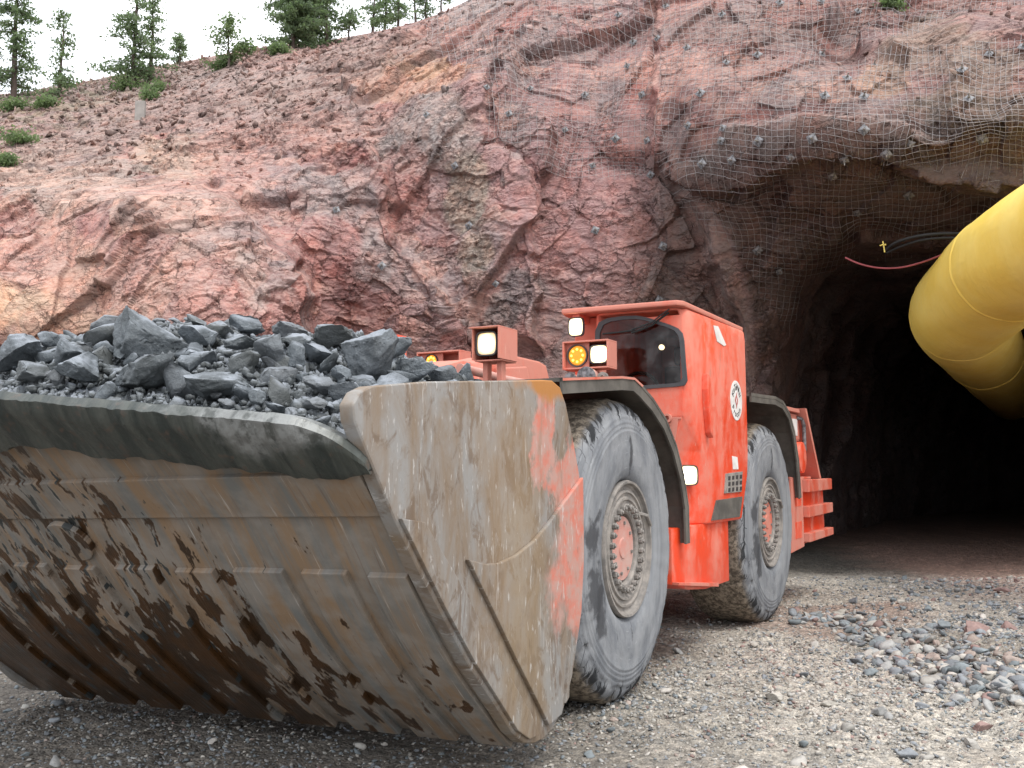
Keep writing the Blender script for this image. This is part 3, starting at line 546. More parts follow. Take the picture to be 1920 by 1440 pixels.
v0, v1, z0, z1 = lamp_box((1054, 641), (1140, 689), 2.72, loader)
MB().box(2.62, 2.67, v0 + .1, v0 + .16, 1.6, z0 - .002).build('lamp_post', M['dusty'], loader, 'r')
MB().box(2.36, 2.56, v0 + .06, v0 + .20, z0 - .1, z0 + .05).build('lamp_bracket', M['dusty'], loader, 'r')
v0, v1, z0, z1 = lamp_box((781, 661), (862, 692), 2.72, loader, two=False)
MB().box(2.62, 2.67, v0 + .1, v0 + .16, 1.5, z0 - .002).build('lamp_post', M['dusty'], loader, 'r')
# horns under the lamp box
for x, y, r in ((1100, 706, .065), (1070, 712, .045)):
    q = un('r', 'u', 2.78, x, y); h = MB(); h.revolve([(-.22, .03), (-.16, r * .9), (-.03, r), (0, r * 1.08)], tuple(q), 24, 'u', True); h = h.build('horn', M['hubp'], loader, 'r', smooth=.6)
    MB().revolve([(0, r * 1.12), (.015, r * 1.12), (.02, r * .3), (.035, r * .25), (.036, .001)], tuple(q), 24, 'u').build('horn_cap', M['galv'], h, 'r', smooth=.5)
q = un('r', 'u', 2.7, 1132, 708); MB().revolve([(0, .015), (.03, .015), (.03, .04), (0, .04), (0, .015)], tuple(q), 16, 'u').build('lifting_eye', M['rim'], loader, 'r')
# ---- front frame, boom
MB().prism([(-1.55, .55), (-1.55, 1.5), (-.9, 1.75), (.45, 1.80), (.9, 1.5), (.95, .6), (.4, .45)], 'v', VC - .55, VC + .55).build('front_frame', M['dusty'], loader, 'f', bevel=.02)
MB().cyl((0, -2.5, .92), (0, -.1, .92), .22, 20).build('axle', M['fender'], loader, 'f')
bp = [(-.9, 1.55), (-.75, 1.98), (-.25, 2.09), (.35, 2.10), (.62, 2.04), (.95, 1.80), (1.10, 1.2), (1.08, .8), (.8, .8), (.7, 1.4)]
MB().prism(bp, 'v', VC - .28, VC + .32).build('boom', M['dusty'], loader, 'f', bevel=.03, smooth=.5)
q0 = un('f', 'v', -.9, 1020, 688); q1 = un('f', 'v', -.9, 905, 684)
MB().prism([(q0[0], q0[2] + .01), (q0[0] + .12, q0[2] + .03), ((q0[0] + q1[0]) / 2 + .05, q0[2] + .03), (q1[0], q1[2] + .02), (q1[0] + .1, q1[2] - .12), (q0[0] - .1, q0[2] - .16)], 'v', -1.25, -.88).build('boom_cover', M['dusty'], loader, 'f', bevel=.015)
MB().prism([(-.35, 1.7), (.2, 1.7), (.15, 2.06), (-.2, 2.10)], 'v', -.86, -.80).build('boom_bracket', M['dusty'], loader, 'f', bevel=.01)
H_ = [tuple(un('f', 'v', -.75, x, y)) for x, y in ((862, 690), (905, 700), (948, 712), (1000, 722))]
MB().tube(H_, .028, 10).build('hydraulic_hose', M['hubp'], loader, 'f', smooth=1)
# post lamp with a hood
q = un('f', 'u', .95, 912, 643); hw, hh = .095, .092; mb = MB(); u0 = q[0]
for bx in ((u0 - .2, u0 + .03, q[1] - hw, q[1] + hw, q[2] + hh - .008, q[2] + hh), (u0 - .2, u0 + .03, q[1] + hw - .008, q[1] + hw, q[2] - hh, q[2] + hh - .008), (u0 - .2, u0 + .0, q[1] - hw, q[1] - hw + .008, q[2] - hh, q[2] + hh - .008), (u0 - .2, u0 - .19, q[1] - hw + .008, q[1] + hw - .008, q[2] - hh, q[2] + hh - .008), (u0 - .2, u0 - .02, q[1] - hw + .008, q[1] + hw - .008, q[2] - hh - .008, q[2] - hh)): mb.box(*bx)
hd = mb.build('lamp_hood', M['dusty'], loader, 'f', bevel=.002); lamp_at(u0 - .03, q[1] - .012, q[2] - .0, .135, .14, 0, 'work_lamp', 'lampw', hd, 'f')
MB().box(u0 - .12, u0 - .07, q[1] - .06, q[1] - .03, 1.9, q[2] - hh - .008).box(u0 - .12, u0 - .07, q[1] + .03, q[1] + .06, 1.9, q[2] - hh - .008).build('lamp_post', M['dusty'], loader, 'f')
q = un('f', 'u', .6, 734, 637); MB().box(q[0] - .1, q[0], q[1] - .05, q[1] + .05, q[2] - .3, q[2] + .03).build('lamp_hood', M['paint'], loader, 'f', bevel=.004)
# ---- articulation joint and rear body
MB().cyl((2.0 - .1, VC, .5), (1.9, VC, 1.5), .2, 20).build('articulation_joint', M['fender'], loader, 'r')
MB().prism([(-2.2, .6), (-2.3, 1.9), (.4, 1.98), (1.9, 1.7), (1.9, .6)], 'v', -1.85, -.98).build('engine_body', M['paint'], loader, 'r', bevel=.03)
MB().cyl((0, -2.5, .92), (0, -.1, .92), .22, 20).build('axle', M['fender'], loader, 'r')
MB().box(.85, 2.3, -2.55, -1.9, .6, 1.6).build('side_tank', M['paint'], loader, 'r', bevel=.03)
for sg, va in ((1, -.06), (-1, 2 * VC + .06)):
    vi = va - sg * .55
    rb = MB().prism([(-.98, .56), (-.98, 1.30), (-2.56, 1.30), (-2.60, .75), (-2.5, .68), (-1.35, .60)], 'v', min(va, vi), max(va, vi)).build('rear_bumper', M['paint'], loader, 'r', bevel=.01)
    MB().prism([(-.84, .57), (-.93, 1.33), (-1.40, 1.32), (-1.42, .60)], 'v', min(va, va + sg * .03), max(va, va + sg * .03)).build('bumper_plate', M['dusty'], rb, 'r', bevel=.006)
    for z0, z1 in ((1.03, 1.20), (.70, .87)): MB().box(-1.32, -1.03, va + sg * .03 - .004, va + sg * .03 + .002, z0, z1).build('tie_pocket', M['paint'], rb, 'r')
    for z0, z1, e in ((1.185, 1.31, 0), (.92, 1.03, .02), (.66, .745, .02)):
        a, b = sorted((va, va + sg * .09)); MB().prism([(-1.42, z0 - .015), (-1.42, z1 - .005), (-2.64 - e, z1), (-2.64 - e, z0)], 'v', a, b).build('bumper_rib', M['dusty'], rb, 'r', bevel=.008)
    a, b = sorted((va - sg * .36, va - sg * .40)); MB().prism([(-.6, 1.31), (-.6, 2.06), (-1.62, 2.06), (-1.75, 2.05), (-2.34, 1.31)], 'v', a, b).build('rear_side_plate', M['paint'], loader, 'r', bevel=.004)
    a, b = sorted((va - sg * .36, va + sg * .02)); MB().prism([(-1.66, 2.08), (-1.74, 2.08), (-2.40, 1.31), (-2.32, 1.31)], 'v', a, b).build('rear_plate_flange', M['dusty'], loader, 'r', bevel=.003)
    a, b = sorted((va - sg * .36, va - sg * .04)); MB().prism([(-.95, 2.03), (-.95, 2.07), (-1.66, 2.07), (-1.68, 2.03)], 'v', a, b).build('rear_top_plate', M['dusty'], loader, 'r', bevel=.003)
q = un('r', 'v', -.06, 1506, 858)
ca = MB().cyl((q[0], -.36, q[2]), (q[0], -.06, q[2]), .17, 32).build('air_canister', M['paint'], loader, 'r', bevel=.012, smooth=.6)
MB().box(q[0] - .24, q[0] + .30, -.35, -.14, 1.72, 2.02).build('control_box', M['dusty'], loader, 'r', bevel=.03)
MB().box(q[0] - .08, q[0] + .14, -.14, -.132, 1.78, 1.96).build('data_plate', M['white'], loader, 'r')
MB().tube([(q[0] - .10, -.15, 1.98), (q[0] - .16, -.10, 1.97), (q[0] - .2, -.09, 1.9), (q[0] - .21, -.09, 1.62)], .022, 8).build('breather_pipe', M['galv'], loader, 'r', smooth=1)
MB().box(-1.9, -.98, -.34, -.05, 1.312, 1.335).build('rear_shelf', M['dusty'], loader, 'r')
# ---- round decal with its writing on the cab side
dc = un('r', 'v', 0, 1380, 751); top = un('r', 'v', 0, 1380, 714); R = abs(top[2] - dc[2])
dec = MB(); n = 48; dec.prism([(dc[0] + R * math.cos(2 * math.pi * k / n), dc[2] + R * math.sin(2 * math.pi * k / n)) for k in range(n)], 'v', .0, .004); dec = dec.build('decal', M['white'], cab, 'r')
def glyph(mb, ch, cx, cz, size, rot, voff=.005):      # facing +v: picture-right is -u
    cu = bpy.data.curves.new('tmp', 'FONT'); cu.body = ch; cu.size = size; cu.align_x = 'CENTER'; cu.resolution_u = 3; cu.extrude = 0; cu.offset = size * .018
    o = bpy.data.objects.new('tmp', cu); C.objects.link(o); me = o.to_mesh(); vs = []
    for p in me.vertices:
        x, y = p.co.x, p.co.y - size * .35; X = x * math.cos(rot) - y * math.sin(rot); Y = x * math.sin(rot) + y * math.cos(rot); vs.append((cx - X, voff, cz + Y))
    mb.add(vs, [tuple(f.vertices) for f in me.polygons]); o.to_mesh_clear(); bpy.data.objects.remove(o); bpy.data.curves.remove(cu)
mb = MB()
for i, ch in enumerate('KeTeWhii'):
    a = math.radians(152 - [0, 21, 42, 60, 81, 105, 119, 129][i]); r = R * .68; glyph(mb, ch, dc[0] - r * math.cos(a), dc[2] + r * math.sin(a), R * .46, a - math.pi / 2)
for i, ch in enumerate('Procon'):
    a = math.radians(212 + [0, 20, 38, 56, 75, 96][i] * 1.12); r = R * .68; glyph(mb, ch, dc[0] - r * math.cos(a), dc[2] + r * math.sin(a), R * .44, a + math.pi / 2)
mb.build('decal_lettering', M['ink'], cab, 'r')
mb = MB()
for dx in (-.10, .10):
    pts = []; 
    for k in range(9): t = k / 8; pts.append((dx * R + .10 * R * math.sin(t * 6.28) , (t - .5) * R * .62 + dx * R, .05 * R * math.sin(math.pi * t) + .004))
    for k in range(8): mb.add([(dc[0] - pts[k][0] - pts[k][2], .0055, dc[2] + pts[k][1]), (dc[0] - pts[k][0] + pts[k][2], .0055, dc[2] + pts[k][1]), (dc[0] - pts[k + 1][0] + pts[k + 1][2], .0055, dc[2] + pts[k + 1][1]), (dc[0] - pts[k + 1][0] - pts[k + 1][2], .0055, dc[2] + pts[k + 1][1])], [(0, 1, 2, 3)])
mb.build('decal_emblem', M['redink'], cab, 'r')

# ================================================================ ROCK FACE
COLS = [-700, -300, 0, 300, 520, 620, 800, 1000, 1200, 1330, 1470, 1700, 1950, 2300, 2750, 3100]
CT = [
 [(1010,16.5),(850,15.5),(700,14.3),(600,14),(500,14.8),(400,16.5),(340,19),(300,22),(270,26),(258,33)],
 [(1010,16.7),(850,15.5),(700,14.3),(600,14),(500,14.8),(400,16.5),(335,18.5),(285,21.5),(235,25.5),(222,32)],
 [(1010,17),(850,15.6),(700,14.4),(600,14),(500,14.7),(390,16.2),(330,18),(260,20.6),(196,25),(184,32)],
 [(1020,17),(850,15.6),(700,14.6),(600,14.3),(480,15),(360,16.6),(290,18.2),(220,20.8),(150,26.5),(124,34)],
 [(1020,17),(850,16),(700,15.1),(600,14.8),(480,15.4),(360,16.7),(270,18),(190,20),(108,24),(84,31)],
 [(1020,17),(850,16.6),(700,16.2),(600,16),(480,16.2),(340,16.9),(240,18),(165,19.6),(100,22.5),(74,29)],
 [(1020,16.5),(850,16.3),(700,16.1),(580,16),(450,16.2),(320,16.6),(214,17.2),(130,18.6),(60,21),(34,27)],
 [(1020,16.5),(850,16.2),(700,16),(560,15.9),(420,16),(290,16.2),(180,16.6),(85,17.5),(-8,19.6),(-60,25)],
 [(1020,16.5),(850,16.1),(700,15.8),(560,15.6),(420,15.5),(290,15.4),(180,15.6),(80,16.2),(-20,17.6),(-130,22)],
 [(1030,16.6),(850,16.1),(700,15.7),(560,15.4),(430,15),(300,14.7),(190,14.8),(80,15.4),(-30,16.7),(-150,21)],
 [(1050,17),(850,16.8),(700,16.4),(560,15.9),(430,14.8),(310,13.6),(190,13.6),(80,14.6),(-30,16.2),(-150,20)],
 [(1055,17),(850,17),(700,16.6),(560,15.8),(440,14.6),(330,13.2),(220,12.7),(90,13.9),(-30,16),(-150,20)],
 [(1060,16),(850,16),(700,15.6),(560,15),(440,14),(340,12.6),(200,11.9),(75,12.6),(15,15),(-150,19)],
 [(1080,14.5),(850,14),(700,13.4),(560,12.8),(430,12.2),(330,12),(180,12),(40,12.8),(-40,14.8),(-150,18)],
 [(1100,12.5),(850,12.2),(700,12),(560,11.8),(430,11.6),(330,11.6),(180,11.8),(40,12.6),(-60,14.5),(-200,18)],
 [(1120,11.2),(850,11),(700,11),(560,11),(430,11),(330,11.2),(180,11.6),(40,12.4),(-60,14.2),(-200,18)]]
def cubic(xs, ys, q):
    """monotone-ish Hermite interpolation of rows ys at q"""
    xs = np.asarray(xs, float); ys = np.asarray(ys, float); n = len(xs); d = np.diff(ys, axis=0) / np.diff(xs).reshape(-1, *[1] * (ys.ndim - 1))
    m = np.zeros_like(ys); m[1:-1] = (d[1:] + d[:-1]) / 2; m[0] = d[0]; m[-1] = d[-1]
    i = np.clip(np.searchsorted(xs, q) - 1, 0, n - 2); h = (xs[i + 1] - xs[i]); t = (q - xs[i]) / h; sh = (-1, *[1] * (ys.ndim - 1)); t = t.reshape(sh); h = h.reshape(sh)
    return (2 * t ** 3 - 3 * t ** 2 + 1) * ys[i] + (t ** 3 - 2 * t ** 2 + t) * h * m[i] + (-2 * t ** 3 + 3 * t ** 2) * ys[i + 1] + (t ** 3 - t ** 2) * h * m[i + 1]
ctl = np.array([[(y, D) for y, D in c] for c in CT], float)                 # (col, row, 2)
xa = np.concatenate([np.arange(-700, -20, 8.), np.arange(-20, 1940, 1.7), np.arange(1940, 3100, 7.)])
rb = np.concatenate([np.linspace(0, 2, 70, endpoint=False), np.linspace(2, 9, 690)])
c1 = cubic(COLS, ctl, xa)                                                   # (na, 10, 2)
c2 = cubic(np.arange(10), np.swapaxes(c1, 0, 1), rb)                        # (nb, na, 2)
NB, NA = len(rb), len(xa); Y, D = c2[..., 0], c2[..., 1]; X = np.broadcast_to(xa, (NB, NA))
def line_step(px, amp, wd, fade):       # a joint: rock on the left of the line stands amp metres nearer
    p = np.array(px, float); lx = np.interp(Y, p[:, 1], p[:, 0]); m = sst(wd, -wd, X - lx) * sst(p[0, 1] - 25, p[0, 1] + 25, Y) * sst(p[-1, 1] + 40, p[-1, 1] - 10, Y)
    return -amp * m * sst(lx - fade, lx - fade * .35, X)
wob = fbm(np.stack([X.ravel() / 60, Y.ravel() / 60, X.ravel() * 0], 1), 1, 3, 91).reshape(X.shape) * 22
X0 = X; X = X + wob
D = D + line_step([(388, 345), (470, 400), (545, 480), (582, 560), (590, 640), (590, 900)], 1.7, 8, 480)
D = D + line_step([(690, 250), (715, 340), (745, 420), (800, 500), (850, 590), (870, 800)], .45, 8, 260)
D = D + line_step([(905, 110), (903, 190), (915, 280), (985, 330), (1010, 420), (1020, 640)], .35, 7, 200)
D = D - line_step([(1228, -40), (1228, 160), (1235, 290)], .28, 7, 240)
D = D - line_step([(1258, 300), (1300, 380), (1340, 480), (1385, 620), (1400, 800)], .5, 10, 200)
D = D + line_step([(640, 160), (690, 200), (705, 260)], .3, 12, 300)
# ledges: rock above the line recedes
def ledge(px, amp, wd, x0, x1):
    p = np.array(px, float); ly = np.interp(X, p[:, 0], p[:, 1]); return amp * sst(ly + wd, ly - wd, Y) * sst(x0, x0 + 60, X) * sst(x1, x1 - 60, X) * sst(ly - 260, ly - 120, Y)
D = D + ledge([(300, 330), (420, 330), (560, 345), (700, 300)], .35, 8, 250, 760)
D = D + ledge([(0, 340), (150, 375), (300, 350)], .5, 8, -300, 330)
D = D + ledge([(1560, 110), (1700, 85), (1800, 45), (1920, 28), (2200, 30)], 1.1, 10, 1540, 2300)
D = D + ledge([(1380, 240), (1500, 218), (1620, 225), (1750, 250)], .35, 7, 1360, 1800)
D = D - ledge([(1300, 345), (1400, 350), (1520, 300), (1640, 300), (1760, 330), (1920, 340)], .45, 9, 1260, 2300)
X = X0
# portal opening and its rounded brow
OPX = np.array([(1500, 1200), (1497, 1040), (1488, 900), (1490, 760), (1496, 660), (1512, 575), (1545, 515), (1600, 490), (1700, 484), (1800, 478), (1950, 470), (2200, 480), (2450, 560), (2600, 760), (2640, 1200)], float)
def seg_dist(x, y, P):
    r = np.full(x.shape, 1e9)
    for a, b in zip(P[:-1], P[1:]):
        d = b - a; t = np.clip(((x - a[0]) * d[0] + (y - a[1]) * d[1]) / (d @ d), 0, 1); r = np.minimum(r, np.hypot(x - a[0] - t * d[0], y - a[1] - t * d[1]))
    return r
def inside(x, y, P):
    c = np.zeros(x.shape, bool); n = len(P)
    for i in range(n):
        a, b = P[i], P[(i + 1) % n]
        with np.errstate(divide='ignore', invalid='ignore'): c ^= ((a[1] > y) != (b[1] > y)) & (x < (b[0] - a[0]) * (y - a[1]) / (b[1] - a[1]) + a[0])
    return c
jx = X + wob * .6; jy = Y + np.roll(wob, 300, 1) * .5
od = seg_dist(jx, jy, OPX); ins = inside(jx, jy, OPX)
D = D + np.where(ins, 0, 1.9 * (1 - np.clip(od / 85, 0, 1)) ** 2.2) + np.where(ins, 1.9, 0)
dirs = np.stack([(X - 960) / FPX, math.cos(PITCH) + (Y - 720) / FPX * math.sin(PITCH), math.sin(PITCH) - (Y - 720) / FPX * math.cos(PITCH)], -1)
P = np.array([0, 0, CAM_H]) + dirs / dirs[..., 1:2] * D[..., None]
def normals(P):
    a = np.gradient(P, axis=0); b = np.gradient(P, axis=1); n = np.cross(a, b); n /= np.linalg.norm(n, axis=-1, keepdims=True) + 1e-9
    return n * np.where(n[..., 1:2] > 0, -1, 1)
def blur(A, k):
    for ax in (0, 1):
        B = np.concatenate([np.repeat(np.take(A, [0], ax), k, ax), A, np.repeat(np.take(A, [-1], ax), k + 1, ax)], ax); c = np.cumsum(B, ax)
        n = A.shape[ax]; A = (np.take(c, np.arange(2 * k + 1, 2 * k + 1 + n), ax) - np.take(c, np.arange(0, n), ax)) / (2 * k + 1) if False else (np.take(c, np.arange(2 * k, 2 * k + n), ax) - np.take(np.concatenate([np.take(c, [0], ax) * 0, c], ax), np.arange(0, n), ax)) / (2 * k + 1)
    return A
Nf = normals(blur(P, 10)); Q = P.reshape(-1, 3)
wp = np.stack([fbm(Q, .7, 4, 3 + i * 40) for i in range(3)], 1)
Qw = Q + wp * .28; wf = np.stack([vnoise(Q, 5.5, 70 + i * 7) for i in range(3)], 1); Qf = Q + wp * .12 + wf * .016
th = .45; rotm = np.array([[math.cos(th), 0, math.sin(th)], [0, 1, 0], [-math.sin(th), 0, math.cos(th)]])
Qr = Qw @ rotm; Qs = Qf @ rotm
f1, r1, e1 = facets(Qr, .42, 100, 1.0, (1.25, 1, .7), .5); f2, r2, e2 = facets(Qr, 1.05, 200, 1.1, (1.2, 1, .9), .45); f3, r3, e3 = facets(Qs, 2.9, 300, 1.1, (.9, 1, 1.5), .5); f4, r4, e4 = facets(Qf, 8.0, 400, 1., (.75, 1, 1.5), .6); f5, r5, e5 = facets(Qf, 19., 450, 1., (.8, 1, 1.3), .6)
Xf, Yf = X.ravel(), Y.ravel()
scree = sst(420, 300, Yf - .0 * Xf) * sst(900, 500, Xf) ; scree = np.maximum(scree, sst(1.9, .2, 99 + 0 * Xf)); rgh = fbm(Q, .45, 3, 55)
mid = np.clip(.36 + 1.8 * rgh + .4 * scree, .06, 1.4)
shot = sst(34, 20, np.abs(Xf - np.interp(Yf, [330, 450, 620, 1000], [1285, 1345, 1385, 1420]))) * sst(330, 400, Yf)
fine = fbm(Q, 11, 3, 12)
disp = .30 * f1 * (1 - .6 * scree) + .095 * f2 * (1 - .4 * scree) + mid * (.050 * f3 + .026 * f4 + .012 * f5) + .006 * fine + .04 * fbm(Q, 1.3, 3, 66)
disp = disp * (1 - .85 * shot)
nearop = np.clip(od.ravel() / 60, 0.35, 1); disp = disp * nearop * sst(9.0, 8.6, np.repeat(rb, NA)) 
PD = (Q + Nf.reshape(-1, 3) * disp[:, None]); P3 = PD.reshape(NB, NA, 3)
for _ in range(2):
    el = np.maximum(np.linalg.norm(np.gradient(P3, axis=0), axis=-1), np.linalg.norm(np.gradient(P3, axis=1), axis=-1)); wS = (sst(.035, .09, el) * ((xa > -20) & (xa < 1940)) * (rb > 2)[:, None])[..., None]; P3 = P3 * (1 - wS) + blur(P3, 3) * wS
PD = P3.reshape(-1, 3)
# rock colours: patches of the blocks, plus brow and jamb shade painted as darker rock
def patch(x, y, rx, ry, rot=0., nz=None, amp=.55, soft=.15):
    c_, s_ = math.cos(rot), math.sin(rot); dx, dy = Xf - x, Yf - y; a = (dx * c_ + dy * s_) / rx; b = (-dx * s_ + dy * c_) / ry
    return sst(1 + soft, 1 - soft, np.hypot(a, b) + amp * (wp[:, 0] * 1.2 + .5 * wf[:, 1] * .5 + (r2 - .5) * .5))
col = np.empty((len(Q), 3)); pink, mauve, red, tan, grey, olive, dark = [np.array(c) for c in ((.315, .16, .14), (.25, .16, .158), (.285, .105, .088), (.46, .29, .195), (.25, .215, .208), (.20, .168, .135), (.10, .065, .06))]
def blend(m, c):
    global col
    m = np.clip(m, 0, 1)[:, None]; col = col * (1 - m) + c * m
col[:] = pink
blend(sst(.45, .7, r1) * .8, mauve); blend(sst(.62, .8, r2) * .6, grey); blend(sst(.25, .1, r2) * .55, red); blend(sst(.7, .9, r3) * .45, (.46, .27, .21)); blend(sst(.2, .08, r3) * .4, (.2, .11, .10))
blend(.7 * patch(1100, 420, 190, 260), (.31, .185, .178)); blend(.5 * patch(1050, 380, 120, 130), (.33, .175, .17))
for x, y, rx, ry, ro, c, a in ((800, 250, 100, 70, -.4, (.27, .235, .22), .95), (640, 390, 75, 75, .3, grey, .7), (700, 500, 45, 60, .2, grey, .7), (600, 360, 60, 45, 0, grey, .6), (875, 370, 42, 80, .1, (.27, .225, .18), .95), (890, 480, 45, 90, .2, (.27, .23, .185), .9),
        (930, 590, 45, 60, 0, (.17, .145, .135), .8), (985, 540, 70, 45, .1, (.17, .145, .145), .8), (85, 545, 120, 85, -.3, (.50, .34, .21), 1.), (140, 600, 150, 40, -.3, (.50, .31, .21), .95), (20, 480, 60, 40, 0, tan, .8), (330, 290, 80, 40, 0, (.36, .27, .2), .8),
        (275, 268, 28, 22, 0, (.5, .38, .26), .7), (120, 330, 130, 60, 0, (.27, .235, .205), .85), (250, 520, 220, 90, .2, (.36, .19, .17), .7), (300, 380, 160, 30, 0, (.42, .28, .23), .6), (470, 510, 30, 70, -.4, (.34, .27, .24), .7),
        (610, 470, 60, 60, 0, (.30, .13, .12), .6), (660, 560, 70, 40, 0, (.29, .15, .14), .6), (430, 300, 60, 60, .4, (.35, .18, .145), .6), (560, 240, 170, 40, -.1, (.37, .19, .15), .7), (760, 330, 50, 60, 0, (.28, .13, .11), .6), (760, 150, 130, 28, -.1, (.46, .25, .15), .75), (780, 120, 60, 18, 0, (.38, .22, .10), .7),
        (640, 130, 220, 30, -.3, (.22, .15, .125), .8), (560, 170, 160, 24, -.2, (.24, .17, .145), .6), (250, 220, 300, 42, -.1, (.24, .17, .15), .75), (100, 260, 200, 35, 0, (.26, .19, .17), .6), (300, 155, 240, 20, -.1, (.26, .235, .225), .9), (60, 190, 120, 20, -.1, (.25, .235, .22), .7),
        (1000, 10, 180, 22, 0, (.23, .20, .19), .6), (910, 20, 100, 25, -.2, (.25, .22, .21), .7), (1420, 50, 190, 40, 0, (.20, .16, .15), .65), (1330, 130, 220, 36, 0, (.46, .27, .22), .6), (1540, 160, 110, 30, 0, (.44, .27, .2), .6), (1270, 210, 32, 22, 0, (.12, .06, .055), .8), (1390, 265, 36, 26, 0, (.25, .2, .185), .8),
        (1660, 150, 60, 35, 0, (.40, .26, .15), .7), (1800, 110, 140, 60, 0, (.27, .215, .155), .75), (1850, 200, 150, 70, 0, (.20, .17, .12), .8), (1600, 270, 260, 45, 0, (.17, .12, .10), .7), (1500, 400, 200, 70, 0, (.17, .125, .11), .65), (1800, 320, 260, 70, 0, (.15, .12, .09), .8), (1700, 410, 200, 40, .1, (.24, .14, .10), .7), (1690, 30, 200, 24, -.2, (.22, .12, .10), .7), (1340, 340, 60, 40, 0, (.13, .08, .075), .6)):
    blend(a * patch(x, y, rx, ry, ro), np.array(c))
blend(.65 * scree * sst(300, 210, Yf + 60 * wp[:, 0]), (.225, .165, .145)); blend(.55 * sst(.3, .7, r2 + .4 * wp[:, 1]) * sst(520, 250, Xf) * sst(250, 330, Yf), (.43, .27, .19)); blend(.85 * sst(1235, 1330, Xf + .35 * (Yf - 300)) * sst(225, 330, Yf + 40 * wp[:, 1]) * (1 - shot), (.155, .118, .105)); blend(.5 * sst(1300, 1700, Xf) * sst(150, 260, Yf), (.15, .115, .10)); blend(shot * .85, np.array((.30, .225, .20))); blend(sst(.035, .0, e2) * .45, dark); blend(sst(.05, .0, e1) * .4, dark); blend(sst(.06, 0., e3) * .3 * np.clip(mid, 0, 1), dark)  # the dark brown right-hand blends paint overhang shade into brow and jamb
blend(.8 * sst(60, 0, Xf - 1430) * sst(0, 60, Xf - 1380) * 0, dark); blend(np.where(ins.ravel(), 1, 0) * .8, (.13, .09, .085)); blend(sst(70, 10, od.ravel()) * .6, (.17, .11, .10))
gr = sst(.55, .62, r3 + .25 * wp[:, 1]) * sst(330, 150, Yf + .25 * (Xf - 0)) * sst(420, 100, Xf) * sst(.1, .3, wp[:, 2] + .3); blend(gr * .7, (.09, .13, .04))
idx = np.arange(NB * NA).reshape(NB, NA); keep = ~(ins[:-1, :-1] & ins[1:, 1:] & ins[1:, :-1] & ins[:-1, 1:])
F4 = np.stack([idx[:-1, :-1], idx[:-1, 1:], idx[1:, 1:], idx[1:, :-1]], -1)[keep]
# behind the crest: the plateau runs back
ex = PD.reshape(NB, NA, 3)[-1]; pl = np.stack([ex + np.array([0, k_ * 6., -.15 * k_]) for k_ in range(1, 12)])
used = np.unique(F4); remap = -np.ones(NB * NA, int); remap[used] = np.arange(len(used)); V_ = np.concatenate([PD[used], pl.reshape(-1, 3)])
pi = len(used) + np.arange(11 * NA).reshape(11, NA); pg = np.concatenate([remap[idx[-1:]], pi]); PF = np.stack([pg[:-1, :-1], pg[:-1, 1:], pg[1:, 1:], pg[1:, :-1]], -1).reshape(-1, 4)
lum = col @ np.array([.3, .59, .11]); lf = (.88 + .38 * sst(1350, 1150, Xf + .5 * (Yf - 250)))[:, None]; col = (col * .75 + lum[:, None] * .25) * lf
CC = np.concatenate([np.concatenate([col, np.ones((len(col), 1))], 1)[used], np.tile([.22, .2, .18, 1], (11 * NA, 1))])
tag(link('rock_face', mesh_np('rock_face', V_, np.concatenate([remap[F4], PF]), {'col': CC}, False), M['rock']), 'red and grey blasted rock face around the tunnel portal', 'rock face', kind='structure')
GX, GY = project(PD); GX = GX.reshape(NB, NA); GY = GY.reshape(NB, NA); P3 = PD.reshape(NB, NA, 3); N3 = normals(blur(P3, 3))
def surf_at(x, y):
    d = (GX - x) ** 2 + (GY - y) ** 2 + 1e4 * ins; i = np.argmin(d + (P3[..., 1] > 24) * 4); i = np.unravel_index(i, d.shape); return P3[i], Nf[i]
# loose rubble on the slopes
rr = np.random.default_rng(21); Nup = Nf[..., 2]; pr_ = (np.clip(scree.reshape(NB, NA), 0, 1) * 1.0 + .04 + .15 * sst(.45, .8, Nup)) * (.25 + sst(330, 230, Y)) * sst(.15, .5, Nup + .15) * ~ins; pr_[:, (xa < -60) | (xa > 2000)] = 0; pr_[:70] = 0; pr_ *= sst(9, 8.7, rb)[:, None] * (np.clip(D, 10, 30) / 20) ** 2 * np.linalg.norm(np.gradient(P, axis=0), axis=-1); pr_ = pr_.ravel() / pr_.sum()
nR = 12000; ci = rr.choice(len(pr_), nR, p=pr_); sz = .012 * 9 ** (rr.uniform(0, 1, nR) ** 2.6); V_, F_, C_ = [], [], []
def rub():
    sh_ = [rock_shape(1, 300 + i, (1, .8, .5), 7, 0) for i in range(12)]; off_ = 0
    for k in range(nR):
        V, F = sh_[k % 12]; V = (V * (1.2, 1, .7)) @ rotm3(rr) * sz[k] + PD[ci[k]] + Nf.reshape(-1, 3)[ci[k]] * sz[k] * .25; V_.append(V); F_.append(F + off_); off_ += len(V); cc = col[ci[k]] * rr.uniform(.65, 1.4) * .7 + np.array((.26, .21, .185)) * .3 * rr.uniform(.7, 1.5); C_.append(np.tile([*cc, 1], (len(V), 1)))
    tag(link('rubble', mesh_np('rubble', np.concatenate(V_), np.concatenate(F_), {'col': np.concatenate(C_)}), M['rock']), 'loose rock fragments lying over the slope and ledges', 'rubble', kind='stuff')
